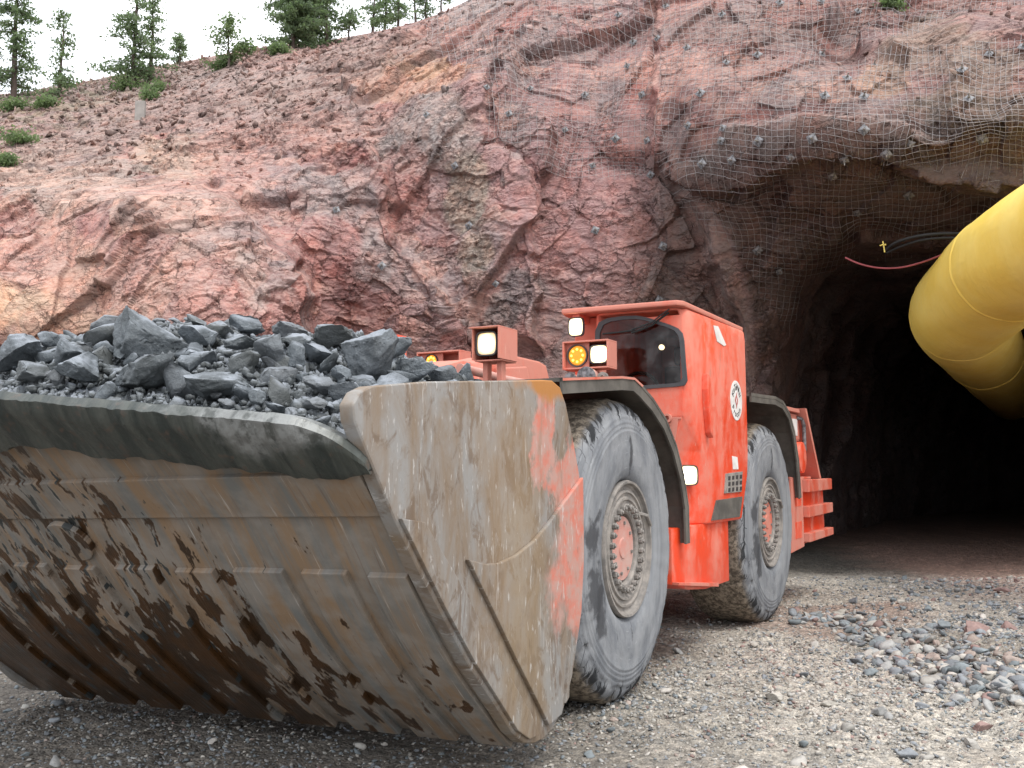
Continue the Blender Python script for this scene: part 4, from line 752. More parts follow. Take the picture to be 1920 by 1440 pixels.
# ---- tunnel
ax_ = np.array([math.sin(math.radians(29)), math.cos(math.radians(29)), 0])
op = OPX[1:-1]; tt = np.linspace(0, len(op) - 1, 150); ox = np.interp(tt, np.arange(len(op)), op[:, 0]); oy = np.interp(tt, np.arange(len(op)), op[:, 1])
mouth = []
for x, y in zip(ox, oy):
    j = np.argmin(np.abs(xa - x)); k = np.argmin(np.abs(Y[:, j] - y)); mouth.append(at(x, y, D[k, j] - .0))
mouth = np.array(mouth); cen = mouth.mean(0); mouth[0, 2] = mouth[-1, 2] = -.4; s0 = (mouth - cen) @ ax_; per = mouth - s0[:, None] * ax_
per = cen + (per - cen) * 1.05; NL = 150; sv = np.concatenate([np.linspace(0, 1, NL) ** 1.3 * 46]); rings = []
for i, s_ in enumerate(sv):
    st = s0 * max(0, 1 - s_ / 5) - .35; k = 1 - .06 * min(1, s_ / 4); turn = np.array([math.cos(math.radians(29)), -math.sin(math.radians(29)), 0]) * (.010 * max(0, s_ - 9) ** 2)
    rings.append(cen + (per - cen) * [k, k, k] + ax_ * (s_ + st)[:, None] + turn)
T = np.array(rings); Tf = T.reshape(-1, 3); nn = (cen + ax_ * ((Tf - cen) @ ax_)[:, None]) - Tf; nn /= np.linalg.norm(nn, axis=1, keepdims=True)
a1, q1, _ = facets(Tf, .9, 500, .8, (1, 1, .7)); a2, q2, _ = facets(Tf, 2.6, 600, .8); rib = np.sin(np.repeat(sv, len(per)) * 2.6 + fbm(Tf, .5, 2, 4) * 2)
Tf = Tf + nn * (.22 * a1 + .08 * a2 + .10 * np.maximum(rib, -.2))[:, None] * sst(-.2, 1.5, np.repeat(sv, len(per)))[:, None]
n_ = len(per); ti = np.arange(len(Tf)).reshape(NL, n_); TF = np.stack([ti[:-1, :-1], ti[1:, :-1], ti[1:, 1:], ti[:-1, 1:]], -1).reshape(-1, 4)
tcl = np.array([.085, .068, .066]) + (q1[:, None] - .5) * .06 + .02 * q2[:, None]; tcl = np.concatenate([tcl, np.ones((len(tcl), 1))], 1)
tun = np.concatenate([Tf, Tf[-n_:].mean(0, keepdims=True)]); tcl = np.concatenate([tcl, tcl[-1:]]); endf = np.array([[ti[-1, i], ti[-1, i + 1], len(Tf), len(Tf)] for i in range(n_ - 1)])
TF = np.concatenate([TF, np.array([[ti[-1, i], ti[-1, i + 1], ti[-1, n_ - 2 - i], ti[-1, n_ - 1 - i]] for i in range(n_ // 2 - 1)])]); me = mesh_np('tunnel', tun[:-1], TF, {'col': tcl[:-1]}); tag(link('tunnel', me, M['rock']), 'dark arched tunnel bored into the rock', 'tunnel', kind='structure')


# ================================================================ GROUND
def gh(x, y):
    r = .36 * sst(0, 2.6, x - (2.75 + .13 * y)) * sst(1, 4, y) * sst(13.5, 9, y) + .16 * sst(0, 1.0, x - (1.75 + .13 * y)) * sst(2, 5, y) * sst(13, 9, y)
    Pn = np.stack([x, y, 0 * x], 1); w_ = sst(.4, 1.6, np.hypot(x - .2, (y - 8) * .35)) * .6 + .4
    return r * (1 + .35 * fbm(Pn, .9, 3, 8)) + .035 * fbm(Pn, .8, 4, 2) * w_ + .018 * fbm(Pn, 5, 4, 31) * w_ - .005
gx = np.concatenate([np.linspace(-300, -12, 20, endpoint=False), np.linspace(-12, -3.4, 90, endpoint=False), np.linspace(-3.4, 5.2, 780), np.linspace(5.2, 14, 160)[1:], np.linspace(14, 300, 20)[1:]])
gy = np.concatenate([np.linspace(-200, 2, 12, endpoint=False), np.geomspace(2, 20, 900), np.linspace(20, 60, 60)[1:], np.linspace(60, 400, 12)[1:]])
A, B = np.meshgrid(gx, gy); a, b = A.ravel(), B.ravel(); Z = gh(a, b); Pg = np.stack([a, b, 0 * a], 1)
pb, pr, pe = facets(Pg + .02 * vnoise(Pg, 20, 4)[:, None], 26, 700, .5); pb2, pr2, _ = facets(Pg, 9, 800, .5)
near = sst(25, 14, b); loose = sst(-.35, .45, fbm(Pg, .9, 3, 44) + .35 * sst(1, 3, a)); Z = Z + near * (.010 * pb * (.4 + loose) + .012 * pb2 * loose)
n1 = fbm(Pg, .45, 4, 61); n2 = fbm(Pg, 2.2, 4, 62)
gc = np.empty((len(a), 3)); gc[:] = (.39, .372, .33)
def gb(m, c):
    global gc
    m = np.clip(m, 0, 1)[:, None]; gc = gc * (1 - m) + np.array(c) * m
gb(sst(-.1, .5, n1) * .5, (.30, .275, .24)); gb(sst(0, .5, n2) * .4, (.44, .41, .37)); gb(sst(.1, .5, -n2) * .3, (.2, .165, .14))
gb(sst(1.1, .7, np.hypot((a - 2.9) / 1.0, (b - 9.3) / 1.1) + .3 * n2) * .6, (.26, .175, .145)); gb(sst(1.1, .7, np.hypot((a - 3.2) / .6, (b - 7.6) / 1.2) + .4 * n2) * .6, (.15, .14, .12))
gb(sst(1.6, -.6, a + .35 * n1 * 3 - .12 * (b - 4)) * .8 * sst(12, 7, b), (.105, .095, .085)); gb(sst(12.0, 14.6, b + n1 * .8) * .96, (.045, .043, .038)); gb(sst(4.2, 5.6, a - .13 * b + 1.3 + n2 * .4) * .5, (.33, .20, .165))  # near-black beyond the mouth paints the tunnel's shade onto its floor
gc = gc * (1 + .35 * (pr[:, None] - .5)) * (1 + .2 * (pr2[:, None] - .5))
gi = np.arange(len(a)).reshape(len(gy), len(gx)); GF = np.stack([gi[:-1, :-1], gi[:-1, 1:], gi[1:, 1:], gi[1:, :-1]], -1).reshape(-1, 4)
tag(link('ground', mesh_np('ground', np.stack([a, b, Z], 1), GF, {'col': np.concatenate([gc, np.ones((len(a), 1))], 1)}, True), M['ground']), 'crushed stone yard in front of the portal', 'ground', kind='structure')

# ================================================================ STONES
def ico(sub):
    bm = bmesh.new(); bmesh.ops.create_icosphere(bm, subdivisions=sub, radius=1); V = np.array([v.co[:] for v in bm.verts]); F = np.array([[v.index for v in f.verts] for f in bm.faces]); bm.free(); return V, F
ICO = {k: ico(k) for k in (1, 2, 3, 4, 5)}
def rock_shape(sub, seed, flat=(1, .8, .6), nplanes=13, rough=.03):
    r = np.random.default_rng(seed); V, F = ICO[sub]; V = V * (1.5 if sub > 2 else 1.2)
    for k in range(nplanes + (5 if sub > 2 else 0)):
        n = r.normal(size=3); n /= np.linalg.norm(n); d = r.uniform(.5, .86); s_ = V @ n; V = np.where((s_ > d)[:, None], V - n * (s_ - d)[:, None], V)
    if sub <= 2: V = V * (1 + .22 * r.uniform(-1, 1, (len(V), 1)))
    if rough:
        N_ = V / np.linalg.norm(V, axis=1, keepdims=True); a, _, _ = facets(V + seed * 3.1, 2.3, seed, 1., offs=.4); b, _, _ = facets(V + seed * 1.7 + .03 * vnoise(V, 9, 3)[:, None], 6.5, seed + 3, 1., offs=.5)
        V = V + N_ * (rough * 1.7 * a + rough * .75 * b + rough * .5 * fbm(V + seed, 5, 3, 5))[:, None]
    return V * np.array(flat), F
def rotm3(r):
    q = r.normal(size=4); q /= np.linalg.norm(q); a, b, c, d = q
    return np.array([[1 - 2 * (c * c + d * d), 2 * (b * c - a * d), 2 * (b * d + a * c)], [2 * (b * c + a * d), 1 - 2 * (b * b + d * d), 2 * (c * d - a * b)], [2 * (b * d - a * c), 2 * (c * d + a * b), 1 - 2 * (b * b + c * c)]])
PAL = np.array([(.37, .355, .325), (.31, .31, .30), (.42, .395, .35), (.23, .245, .26), (.19, .215, .225), (.34, .28, .245), (.29, .20, .18), (.47, .44, .40)])
def scatter(N, xr, yr, size, sub, seed, dens, pal_w, sink=.25):
    r = np.random.default_rng(seed); x = r.uniform(*xr, N * 6); y = yr[0] * (yr[1] / yr[0]) ** r.uniform(0, 1, N * 6); k = r.uniform(0, 1, N * 6) < dens(x, y); x, y = x[k][:N], y[k][:N]; n = len(x)
    shapes = [rock_shape(sub, 900 + i, (1, .78, .5), 8, 0) for i in range(10)]; Vs, Fs, Cs = [], [], []; off = 0; z = gh(x, y); w_ = pal_w(x, y); w_ = w_ / w_.sum(1, keepdims=True); cu = w_.cumsum(1); pick = (r.uniform(0, 1, (n, 1)) > cu).sum(1).clip(0, 7)
    s_ = size[0] * (size[1] / size[0]) ** (r.uniform(0, 1, n) ** 1.8)
    for g_ in range(10):
        V, F = shapes[g_]; m = np.arange(n) % 10 == g_; c = m.sum(); ang = r.uniform(0, 6.28, c); tl = r.normal(0, .25, (c, 2)); W_ = V[None] * s_[m][:, None, None]
        ca, sa = np.cos(ang)[:, None], np.sin(ang)[:, None]; X_ = W_[..., 0] * ca - W_[..., 1] * sa; Y_ = W_[..., 0] * sa + W_[..., 1] * ca; Z_ = W_[..., 2] + X_ * tl[:, :1] + Y_ * tl[:, 1:]
        O_ = np.stack([X_ + x[m][:, None], Y_ + y[m][:, None], Z_ + (z[m] + s_[m] * sink)[:, None]], -1); Vs.append(O_.reshape(-1, 3)); Fs.append((F[None] + (off + np.arange(c) * len(V))[:, None, None]).reshape(-1, 3)); off += c * len(V)
        cc = PAL[pick[m]] * r.uniform(.7, 1.2, (c, 1)); Cs.append(np.repeat(cc, len(V), 0))
    Cc = np.concatenate(Cs); return np.concatenate(Vs), np.concatenate(Fs), np.concatenate([Cc, np.ones((len(Cc), 1))], 1)
def pw(x, y):
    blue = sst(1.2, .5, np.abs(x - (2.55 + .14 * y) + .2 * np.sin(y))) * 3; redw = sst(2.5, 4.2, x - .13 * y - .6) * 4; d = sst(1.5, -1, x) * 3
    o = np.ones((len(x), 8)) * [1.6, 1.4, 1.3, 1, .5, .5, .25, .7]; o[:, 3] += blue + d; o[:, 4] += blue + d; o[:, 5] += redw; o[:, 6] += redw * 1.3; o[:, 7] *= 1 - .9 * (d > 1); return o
dn = lambda x, y: .25 + .6 * sst(-.3, .4, fbm(np.stack([x, y, 0 * x], 1), .9, 3, 44)) + .3 * sst(2, 3.4, x - .1 * y)
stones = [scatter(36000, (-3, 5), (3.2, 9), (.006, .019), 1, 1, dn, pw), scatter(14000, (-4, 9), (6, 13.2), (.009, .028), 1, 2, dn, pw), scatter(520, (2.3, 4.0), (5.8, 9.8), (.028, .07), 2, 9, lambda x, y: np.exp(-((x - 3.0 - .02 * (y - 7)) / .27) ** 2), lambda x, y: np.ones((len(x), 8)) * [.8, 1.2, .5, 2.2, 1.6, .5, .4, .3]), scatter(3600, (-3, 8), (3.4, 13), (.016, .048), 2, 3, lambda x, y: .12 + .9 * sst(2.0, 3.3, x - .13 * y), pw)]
off = 0; Vv, Ff, Cc = [], [], []
for V, F, c in stones: Vv.append(V); Ff.append(F + off); Cc.append(c); off += len(V)
tag(link('gravel', mesh_np('gravel', np.concatenate(Vv), np.concatenate(Ff), {'col': np.concatenate(Cc)}), M['stone']), 'grey and reddish crushed gravel strewn over the yard', 'gravel', kind='stuff')
def stone_obj(name, V, F, pos, colr, mat, label, cat, group=None, sm=False):
    me = mesh_np(name, V, F, {'col': np.tile([*colr, 1.], (len(V), 1))}, sm); o = link(name, me, mat, None, tuple(map(float, pos))); return tag(o, label, cat, group)
def ground_at(x, y):
    d = ray(x, y); t = -CAM_H / d[2]
    for _ in range(8): p = np.array([0, 0, CAM_H]) + d * t; t = (float(gh(np.array([p[0]]), np.array([p[1]]))[0]) - CAM_H) / d[2]
    return np.array([0, 0, CAM_H]) + d * t
BIG = [(1832, 1188, 48, 'f', 'large purplish red boulder at the right edge of the gravel heap', 6), (1770, 1180, 26, 0, 'blue grey stone just left of the purplish boulder', 4), (1690, 1250, 30, 0, 'upright pale blue grey stone on the gravel heap', 3), (1712, 1268, 18, 0, 'cream rounded stone beside the upright pale stone', 7),
       (1795, 1292, 24, 0, 'cream white stone lower on the gravel heap', 7), (1830, 1300, 30, 0, 'dark slate slab beside the cream white stone', 4), (1755, 1240, 24, 0, 'pinkish stone in the middle of the gravel heap', 5), (1600, 1130, 18, 0, 'small grey stone standing alone ahead of the rear wheel', 3), (1740, 1145, 22, 0, 'dark blue grey stone at the back of the gravel heap', 4),
       (1895, 1245, 36, 0, 'flat brown grey slab at the right edge of the picture', 5), (1848, 1262, 30, 0, 'long reddish stone below the purplish boulder', 5), (1640, 1215, 20, 0, 'blue grey stone at the left toe of the heap', 4), (1730, 1202, 24, 0, 'slate blue stone in the heap above the upright pale stone', 4), (1790, 1230, 24, 0, 'grey stone behind the dark slate slab', 3), (1840, 1370, 34, 0, 'reddish tilted block low on the right slope', 6),
       (1725, 1325, 20, 0, 'blue grey pebble between the cream stones and the slope foot', 3), (1650, 1340, 28, 0, 'flat pale grey flake on the worn track', 1), (1552, 1325, 26, 0, 'pale flat flake in the trodden gravel', 2), (1455, 1312, 32, 0, 'long pale grey flake in the middle of the track', 2), (1700, 1420, 30, 0, 'blue grey stone at the bottom edge of the yard', 3), (1820, 1400, 30, 0, 'mixed grey block near the bottom right corner', 0), (1890, 1180, 24, 0, 'rusty red stone at the far right of the slope', 6), (1880, 1110, 22, 0, 'red stone high on the right bank', 6), (1676, 1128, 14, 0, 'dark stone on the shaded strip by the portal', 4), (1530, 1117, 14, 0, 'dark lump of ore beside the rear tyre', 4)]
for i, (x, y, wpx, _, lab, pc) in enumerate(BIG):
    p = ground_at(x, y); s_ = wpx / FPX * p[1] * .62; V, F = rock_shape(4, 40 + i, (1, .8, .62), 11, .05); Rz = rng.uniform(0, 6.28); c_, s2 = math.cos(Rz), math.sin(Rz); V = V @ np.array([[c_, -s2, 0], [s2, c_, 0], [0, 0, 1]]); stone_obj('stone', V * s_, F, p + [0, 0, s_ * .3], PAL[pc], M['stone'], lab, 'stone')

rub()

# ================================================================ ORE LOAD
ST_ = np.array([s_tip(t) for t in np.linspace(-3.2, .15, 200)])
def heap(u, v):
    a = np.clip((u - 1.12) / 1.9, 0, 1); e = np.minimum(1, np.maximum(0, np.minimum((v + 3.12) / .55, (.06 - v) / .8))); zf = .15 + .712 * np.interp(v, np.linspace(-3.2, .15, 200), ST_)
    return 1.72 * (1 - a) + zf * a + .57 * np.sin(np.pi * np.clip(a * .95 + .05, 0, 1)) ** .8 * e ** .75 * (.80 + .12 * np.sin(v * 2.6 + .6) + .05 * np.sin(v * 7))
uu, vv = np.meshgrid(np.linspace(1.10, 3.0, 200), np.linspace(-3.11, .055, 320)); u_, v_ = uu.ravel(), vv.ravel()
lim = 1.69 + .702 * np.array([s_tip(t) for t in v_]) - .06; u_ = np.minimum(u_, lim); hz = heap(u_, v_); Ph = np.stack([u_, v_, hz], 1); a3, b3, _ = facets(Ph, 9, 1000, .8); a4, b4, _ = facets(Ph, 24, 1100, .8)
hz = hz + .06 * a3 + .022 * a4 - .07; Wh = toW('b', np.stack([u_, v_, hz], 1)); hi = np.arange(len(u_)).reshape(uu.shape); HF = np.stack([hi[:-1, :-1], hi[:-1, 1:], hi[1:, 1:], hi[1:, :-1]], -1).reshape(-1, 4)
rc_ = np.random.default_rng(5); nC = 12000; cv = rc_.uniform(-3.05, .02, nC); cu_ = 1.15 + rc_.uniform(0, 1, nC) * (1.62 - 1.2 + .702 * np.interp(cv, np.linspace(-3.2, .15, 200), ST_)); cz = heap(cu_, cv) - .05 + .045 * facets(np.stack([cu_, cv, heap(cu_, cv)], 1), 9, 1000, .8)[0]
shs = [rock_shape(1, 60 + i, (1, .8, .5), 6, 0) for i in range(6)]; Wc = toW('b', np.stack([cu_, cv, cz], 1)); Lv, Lf = [Wh], [np.concatenate([HF[:, [0, 1, 2]], HF[:, [0, 2, 3]]])]; offc = len(Wh)
for k in range(nC):
    V, F = shs[k % 6]; Lv.append(V @ rotm3(rc_) * (.008 + .026 * rc_.uniform() ** 2) + Wc[k]); Lf.append(F + offc); offc += len(V)
Wh = np.concatenate(Lv); HF = np.concatenate(Lf)
tag(link('ore_fines', mesh_np('ore_fines', Wh, HF), M['ore']), 'dark grey fines packed between the ore lumps in the bucket', 'ore fines', kind='stuff')
def heap_hit(x, y):
    O, U, V = basis('f'); d = ray(x, y); best = None
    for t in np.linspace(2.5, 7.5, 700):
        p = np.array([0, 0, CAM_H]) + d * t; q = p - O; u, v = q @ U, q @ V
        if 1.1 < u < 3.05 and -3.1 < v < .05 and p[2] - (v - .1) * .026 < heap(u, v) + .02: return p
    return None
HERO = [(285, 625, 140, 105, 'tallest block of ore in the heap, broad and dark, standing above all others', 1), (275, 700, 150, 78, 'long tilted slab of pale grey ore in front of the tallest block', 2), (697, 672, 105, 100, 'big rounded dark block of ore at the right end of the heap', 3), (622, 625, 76, 50, 'dark block of ore with a pale cap on the skyline of the heap', 4), (505, 660, 62, 66, 'squarish pale slab of ore in the middle of the heap', 5), (372, 628, 66, 46, 'pale angular ore lump just right of the tallest block', 6),
        (35, 662, 80, 74, 'large greenish grey ore block at the left edge of the picture', 7), (60, 698, 70, 38, 'low grey wedge of ore against the lip at the left', 8), (130, 668, 60, 60, 'ore lump with a sloping face left of the tallest block', 9), (155, 690, 85, 62, 'steep greenish ore slab leaning left of the long tilted slab', 10), (105, 705, 40, 40, 'triangular ore lump standing against the lip', 11), (205, 610, 66, 44, 'ore block behind the left shoulder of the tallest block', 12), (100, 635, 60, 34, 'flat ore block on the skyline near the left edge', 13),
        (405, 612, 56, 32, 'small ore block on the skyline right of the tallest block', 14), (465, 604, 66, 34, 'low dark ore block on the skyline mid heap', 15), (540, 618, 74, 34, 'wide dark ore block on the skyline left of the pale capped block', 16), (460, 680, 60, 40, 'layered ore lump below the squarish slab', 17), (355, 683, 38, 34, 'small cube of ore right of the long tilted slab', 18), (450, 640, 60, 30, 'flat pale ore flake above the layered lump', 19), (600, 722, 66, 36, 'pale flake of ore with dark underside near the lip corner', 20),
        (650, 735, 64, 36, 'dark ore lump with a pale edge below the rounded block', 21), (780, 690, 78, 50, 'dark ore block behind the bucket side plate', 22), (830, 700, 50, 40, 'greenish ore block at the far right end of the heap', 23), (745, 655, 56, 44, 'ore block peeping out behind the rounded block', 24), (555, 665, 36, 50, 'upright narrow ore slab right of the squarish slab', 25), (410, 722, 120, 50, 'broad smooth ore slab lying flat behind the lip', 26), (560, 640, 50, 34, 'ore lump below the wide dark skyline block', 27), (480, 745, 34, 30, 'rounded ore lump resting on the lip', 28), (590, 755, 50, 26, 'dark ore lump resting on the lip near its corner', 29), (640, 700, 40, 30, 'ore lump wedged left of the rounded block', 30), (235, 655, 40, 40, 'ore lump under the left side of the tallest block', 31), (670, 765, 36, 28, 'grey ore lump in the corner of lip and side plate', 32)]
occ = []
for x, y, wp_, hp_, lab, sd_ in HERO:
    p = heap_hit(x, y + hp_ * .25)
    if p is None: 
        p = heap_hit(x, y + hp_ * .6)
        if p is None: p = at(x, y, 4.6)
    D_ = p[1]; c = at(x, y + (5 if y < 640 else 0), D_ + .05); sx, sz = wp_ / FPX * D_ / 2, hp_ / FPX * D_ / 2; V, F = rock_shape(5 if wp_ > 70 else 4, 500 + sd_, (1, 1, 1), 12, .045); ext = (V.max(0) - V.min(0)) / 2; V = (V - (V.max(0) + V.min(0)) / 2) / ext * np.array([sx, (sx + sz) / 2 * .9, sz]) * 1.06
    tilt = {2: .5, 20: -.2, 10: -.5, 26: .05, 22: .4, 23: .5}.get(sd_, rng.uniform(-.15, .15)); ct, st_ = math.cos(tilt), math.sin(tilt); V = V @ np.array([[ct, 0, -st_], [0, 1, 0], [st_, 0, ct]]).T if abs(tilt) > .01 else V
    if sd_ == 2: V = V * [1.05, 1, .72]
    stone_obj('ore_block', V, F, c, (.1, .1, .1), M['ore'], lab, 'ore block'); occ.append((x, y, wp_ * .42))
r = np.random.default_rng(77); OV = [rock_shape(3, 700 + i, (1, r.uniform(.6, .9), r.uniform(.4, .8)), 11, .05) for i in range(14)]; OM = []
for V, F in OV: m_ = mesh_np('ore_lump', V, F); m_.materials.append(M['ore']); OM.append(m_)
cnt = 0; tries = 0
while cnt < 290 and tries < 6000:
    tries += 1; v = r.uniform(-3.05, .0); s_ = .03 * (3.8 ** r.uniform(0, 1)); u = r.uniform(1.2, 1.60 + .702 * s_tip(v) - s_ * 1.3); z = float(heap(u, v)) - s_ * .05 - .02; p = toW('b', [(u, v, z)])[0]; X_, Y_ = project(p)
    if any(abs(X_ - a_) < w_ and abs(Y_ - b_) < w_ * .8 for a_, b_, w_ in occ) and s_ > .05: continue
    o = bpy.data.objects.new('ore_lump', OM[cnt % 14]); C.objects.link(o); o.location = p; o.scale = (s_ * 1.1,) * 3; o.rotation_euler = (r.uniform(-.5, .5), r.uniform(-.5, .5), r.uniform(0, 6.28)); tag(o, 'small angular dark grey lump of ore among the large blocks in the bucket', 'ore lump', 'small ore lumps heaped in the bucket'); cnt += 1

# ================================================================ VENT DUCT
def duct_pts():
    e = at(1830, 590, 10.2); return e
R_D = .66
def tubeW(path, rad, n, name, mat, parent=None, smooth=True, wob_=0., seed=0, closed=False):
    P_ = [Vector(p) for p in path]; rings = []; pn = None
    for i, p in enumerate(P_):
        t = (P_[min(i + 1, len(P_) - 1)] - P_[max(i - 1, 0)]).normalized(); a = (Vector((0, 0, 1)) if abs(t.z) < .95 else Vector((1, 0, 0))) if pn is None else pn
        b = t.cross(a).normalized(); a = b.cross(t).normalized(); pn = a; rr_ = rad[i] if isinstance(rad, (list, tuple)) else rad; ring = []
        for k in range(n):
            q = 2 * math.pi * k / n; w_ = 1
            if wob_: w_ += wob_ * math.sin(3 * q + i * .35 + seed) * math.sin(i * .23 + seed) + wob_ * .6 * math.sin(7 * q - i * .5)
            ring.append(tuple(p + (a * math.cos(q) + b * math.sin(q)) * rr_ * w_))
        rings.append(ring)
    mb = MB(); mb.loft(rings, True, closed); return mb.build(name, M[mat], parent, None, smooth=1.2 if smooth else None)
R_D = .705; dA, dB, dC = at(2200, 330, 8.8), at(1886, 500, 12.1), at(1797, 588, 13.9); duct = empty('ventilation_duct', tuple(dB), 'fat yellow ventilation duct bending down into the tunnel at the right', 'duct')
cl = [dA + (dA - dB) * 1.0 + (dB - dA) * (k / 11) for k in range(11)] + [dA * (1 - k / 12) + dB * (k / 12) for k in range(12)]; i1 = len(cl); cl += [dB * (1 - k / 8) + dC * (k / 8) for k in range(9)]; i2 = len(cl) - 1; cl += [dC + ax_ * (.4 * k) for k in range(1, 14)]; i3 = len(cl) - 1; cl += [dC + ax_ * (5.2 + .5 * k) for k in range(1, 26)]
for _ in range(2):
    c2_ = list(cl)
    for k in range(1, len(cl) - 1): c2_[k] = cl[k] * .5 + (cl[k - 1] + cl[k + 1]) * .25
    cl = c2_
rings = []; pn = Vector((0, 0, 1))
for i, p in enumerate(cl):
    t = Vector((cl[min(i + 1, len(cl) - 1)] - cl[max(i - 1, 0)]).tolist()).normalized(); b_ = t.cross(pn).normalized(); pn = b_.cross(t).normalized(); near_j = min(abs(i - i1), abs(i - i2), abs(i - i3)); rad = R_D * (1 - .018 * math.exp(-near_j ** 2 / 1.2)); ring = []
    for k in range(72):
        q = 2 * math.pi * k / 72; w_ = 1 + .007 * math.sin(3 * q + i * .5) + .005 * math.sin(8 * q - i * .7) + .003 * math.sin(17 * q + i * 1.9); ring.append(tuple(Vector(p.tolist()) + (pn * math.cos(q) + b_ * math.sin(q)) * rad * w_))
    rings.append((ring, p, t))
for nm, a_, b2 in (('outer_section', 0, i1), ('elbow_section', i1, i2), ('inner_section', i2, i3), ('far_section', i3, len(cl) - 1)): MB().loft([q[0] for q in rings[a_:b2 + 1]], True, False).build(nm, M['duct'], duct, None, smooth=1.3)
for ii, tr in ((i1, .012), (i2, .010), (i3, .02)):
    ring, p, t = rings[ii]; rs_ = []
    for dd, rr_ in ((-.035, 1.0), (-.02, 1 + tr), (0, 1 + tr * 1.4), (.02, 1 + tr), (.035, 1.0)): rs_.append([tuple(Vector(p.tolist()) + (Vector(v) - Vector(p.tolist())) * rr_ + t * dd) for v in ring])
    MB().loft(rs_, True, False).build('seam_band', M['duct'], duct, None, smooth=1.3)
def tubeW(path, rad, n, name, mat, parent=None):
    mb = MB(); mb.tube(path, rad, n); return mb.build(name, M[mat], parent, None, smooth=1.2)
# ================================================================ CABLES
def hang(px, D_, sag=0): return [at(x, y, d) for (x, y), d in zip(px, D_)]
def smoothpath(P_, n=24):
    P_ = np.array(P_); return [tuple(p) for p in cubic(np.arange(len(P_)), P_, np.linspace(0, len(P_) - 1, n))]
o = tubeW(smoothpath(hang([(1585, 483), (1610, 494), (1645, 502), (1685, 502), (1725, 493), (1765, 478), (1800, 462)], [13.6, 13.5, 13.4, 13.3, 13.2, 13.2, 13.2])), .013, 8, 'hanging_cable', 'redcable'); tag(o, 'thin pinkish red cable sagging across the top of the tunnel mouth', 'cable')
o = tubeW(smoothpath(hang([(1660, 470), (1680, 455), (1720, 443), (1770, 438), (1830, 438), (1900, 430)], [13.1, 12.9, 12.7, 12.6, 12.5, 12.4])), .022, 8, 'power_cable', 'black'); tag(o, 'upper black power cable looping under the brow beside the duct', 'cable')
o = tubeW(smoothpath(hang([(1663, 474), (1690, 462), (1730, 450), (1780, 446), (1840, 448)], [13.1, 12.9, 12.7, 12.6, 12.5])), .018, 8, 'power_cable', 'black'); tag(o, 'lower thinner black power cable just under the other one', 'cable')
c = at(1657, 462, 12.95); mb = MB()
for a_, b_ in (((-.01, 0, .07), (.01, 0, -.08)), ((-.05, 0, .01), (.03, 0, .02)), ((.0, .02, .0), (.03, 0, .03))): mb.tube([tuple(c + a_), tuple(c + (np.array(a_) + b_) / 2 + [0, 0, .01]), tuple(c + b_)], .009, 6)
tag(mb.build('cable_tie', M['tape']), 'knotted yellow tape tie holding the black cables to the rock', 'tie')

# ================================================================ WIRE MESH AND BOLTS
dD = disp.reshape(NB, NA); rs = dD.copy()
for k in (3, 9):
    for sh in ((k, 0), (-k, 0), (0, k), (0, -k), (k, k), (-k, -k)): rs = np.maximum(rs, np.roll(dD, sh, (0, 1)))
rs = blur(rs, 9); DR = P + Nf * (rs[..., None] * .9 + .02 + .03 * blur(fbm(Q, 2.2, 2, 88).reshape(NB, NA), 2)[..., None])
def sheet(name, poly, label, sp=.09, wr=.0036, skew=0.):
    V, F = [], []; off = 0; poly = np.array(poly, float); pxm = 15.0 / FPX
    stepx = sp / pxm
    def strand(pts):
        nonlocal off
        pts = np.array(pts); t = np.gradient(pts, axis=0); t /= np.linalg.norm(t, axis=1, keepdims=True) + 1e-9; a = np.cross(t, [0, 1, .2]); a /= np.linalg.norm(a, axis=1, keepdims=True) + 1e-9; b = np.cross(t, a)
        for k in range(3): q = k * 2.094; V.append(pts + (a * math.cos(q) + b * math.sin(q)) * wr)
        n = len(pts); base = np.arange(n - 1)
        for k in range(3): k2 = (k + 1) % 3; F.append(np.stack([off + k * n + base, off + k * n + base + 1, off + k2 * n + base + 1, off + k2 * n + base], 1))
        off += 3 * n
    sw = lambda x, y: 7 * math.sin(y / 70. + x / 190.) + 3.5 * math.sin(y / 23. + x / 31.)
    def run(fn, rng_):
        cur = []
        for s_ in rng_:
            x, y = fn(s_); ok = inside(np.array([x]), np.array([y]), poly)[0] and not inside(np.array([x]), np.array([y]), OPX)[0]
            if ok:
                j = np.searchsorted(xa, x); k = np.argmin(np.abs(Y[:, min(j, NA - 1)] - y)); cur.append(DR[k, min(j, NA - 1)])
            if (not ok or s_ == rng_[-1]) and cur:
                if len(cur) > 4: strand(cur)
                cur = []
    x0, y0 = poly.min(0); x1, y1 = poly.max(0)
    for x in np.arange(x0 - 60, x1 + 60, stepx): run(lambda y, x=x: (x + sw(x, y) + skew * (y - y0), y), np.arange(y0, y1, 6.))
    for y in np.arange(y0 - 60, y1 + 60, stepx * .95): run(lambda x, y=y: (x, y + 6 * math.sin(x / 90. + y / 150.) + 3 * math.sin(x / 27. + y / 60.)), np.arange(x0, x1, 6.))
    o = link(name, mesh_np(name, np.concatenate(V), np.concatenate(F)), M['wire']); tag(o, label, 'wire mesh', 'wire mesh sheets pinned over the portal')
sheet('wire_mesh', [(770, 60), (860, 20), (900, -60), (1232, -60), (1225, 330), (1160, 345), (1030, 330), (1000, 290), (895, 280), (905, 170), (850, 130)], 'left sheet of wire mesh, ragged along its lower edge above the orange cab')
sheet('wire_mesh', [(1232, -70), (1990, -70), (1990, 20), (1800, 42), (1700, 95), (1560, 112), (1500, 130), (1500, 330), (1240, 300)], 'upper sheet of wire mesh stretched across the pale pink rock band', skew=.02)
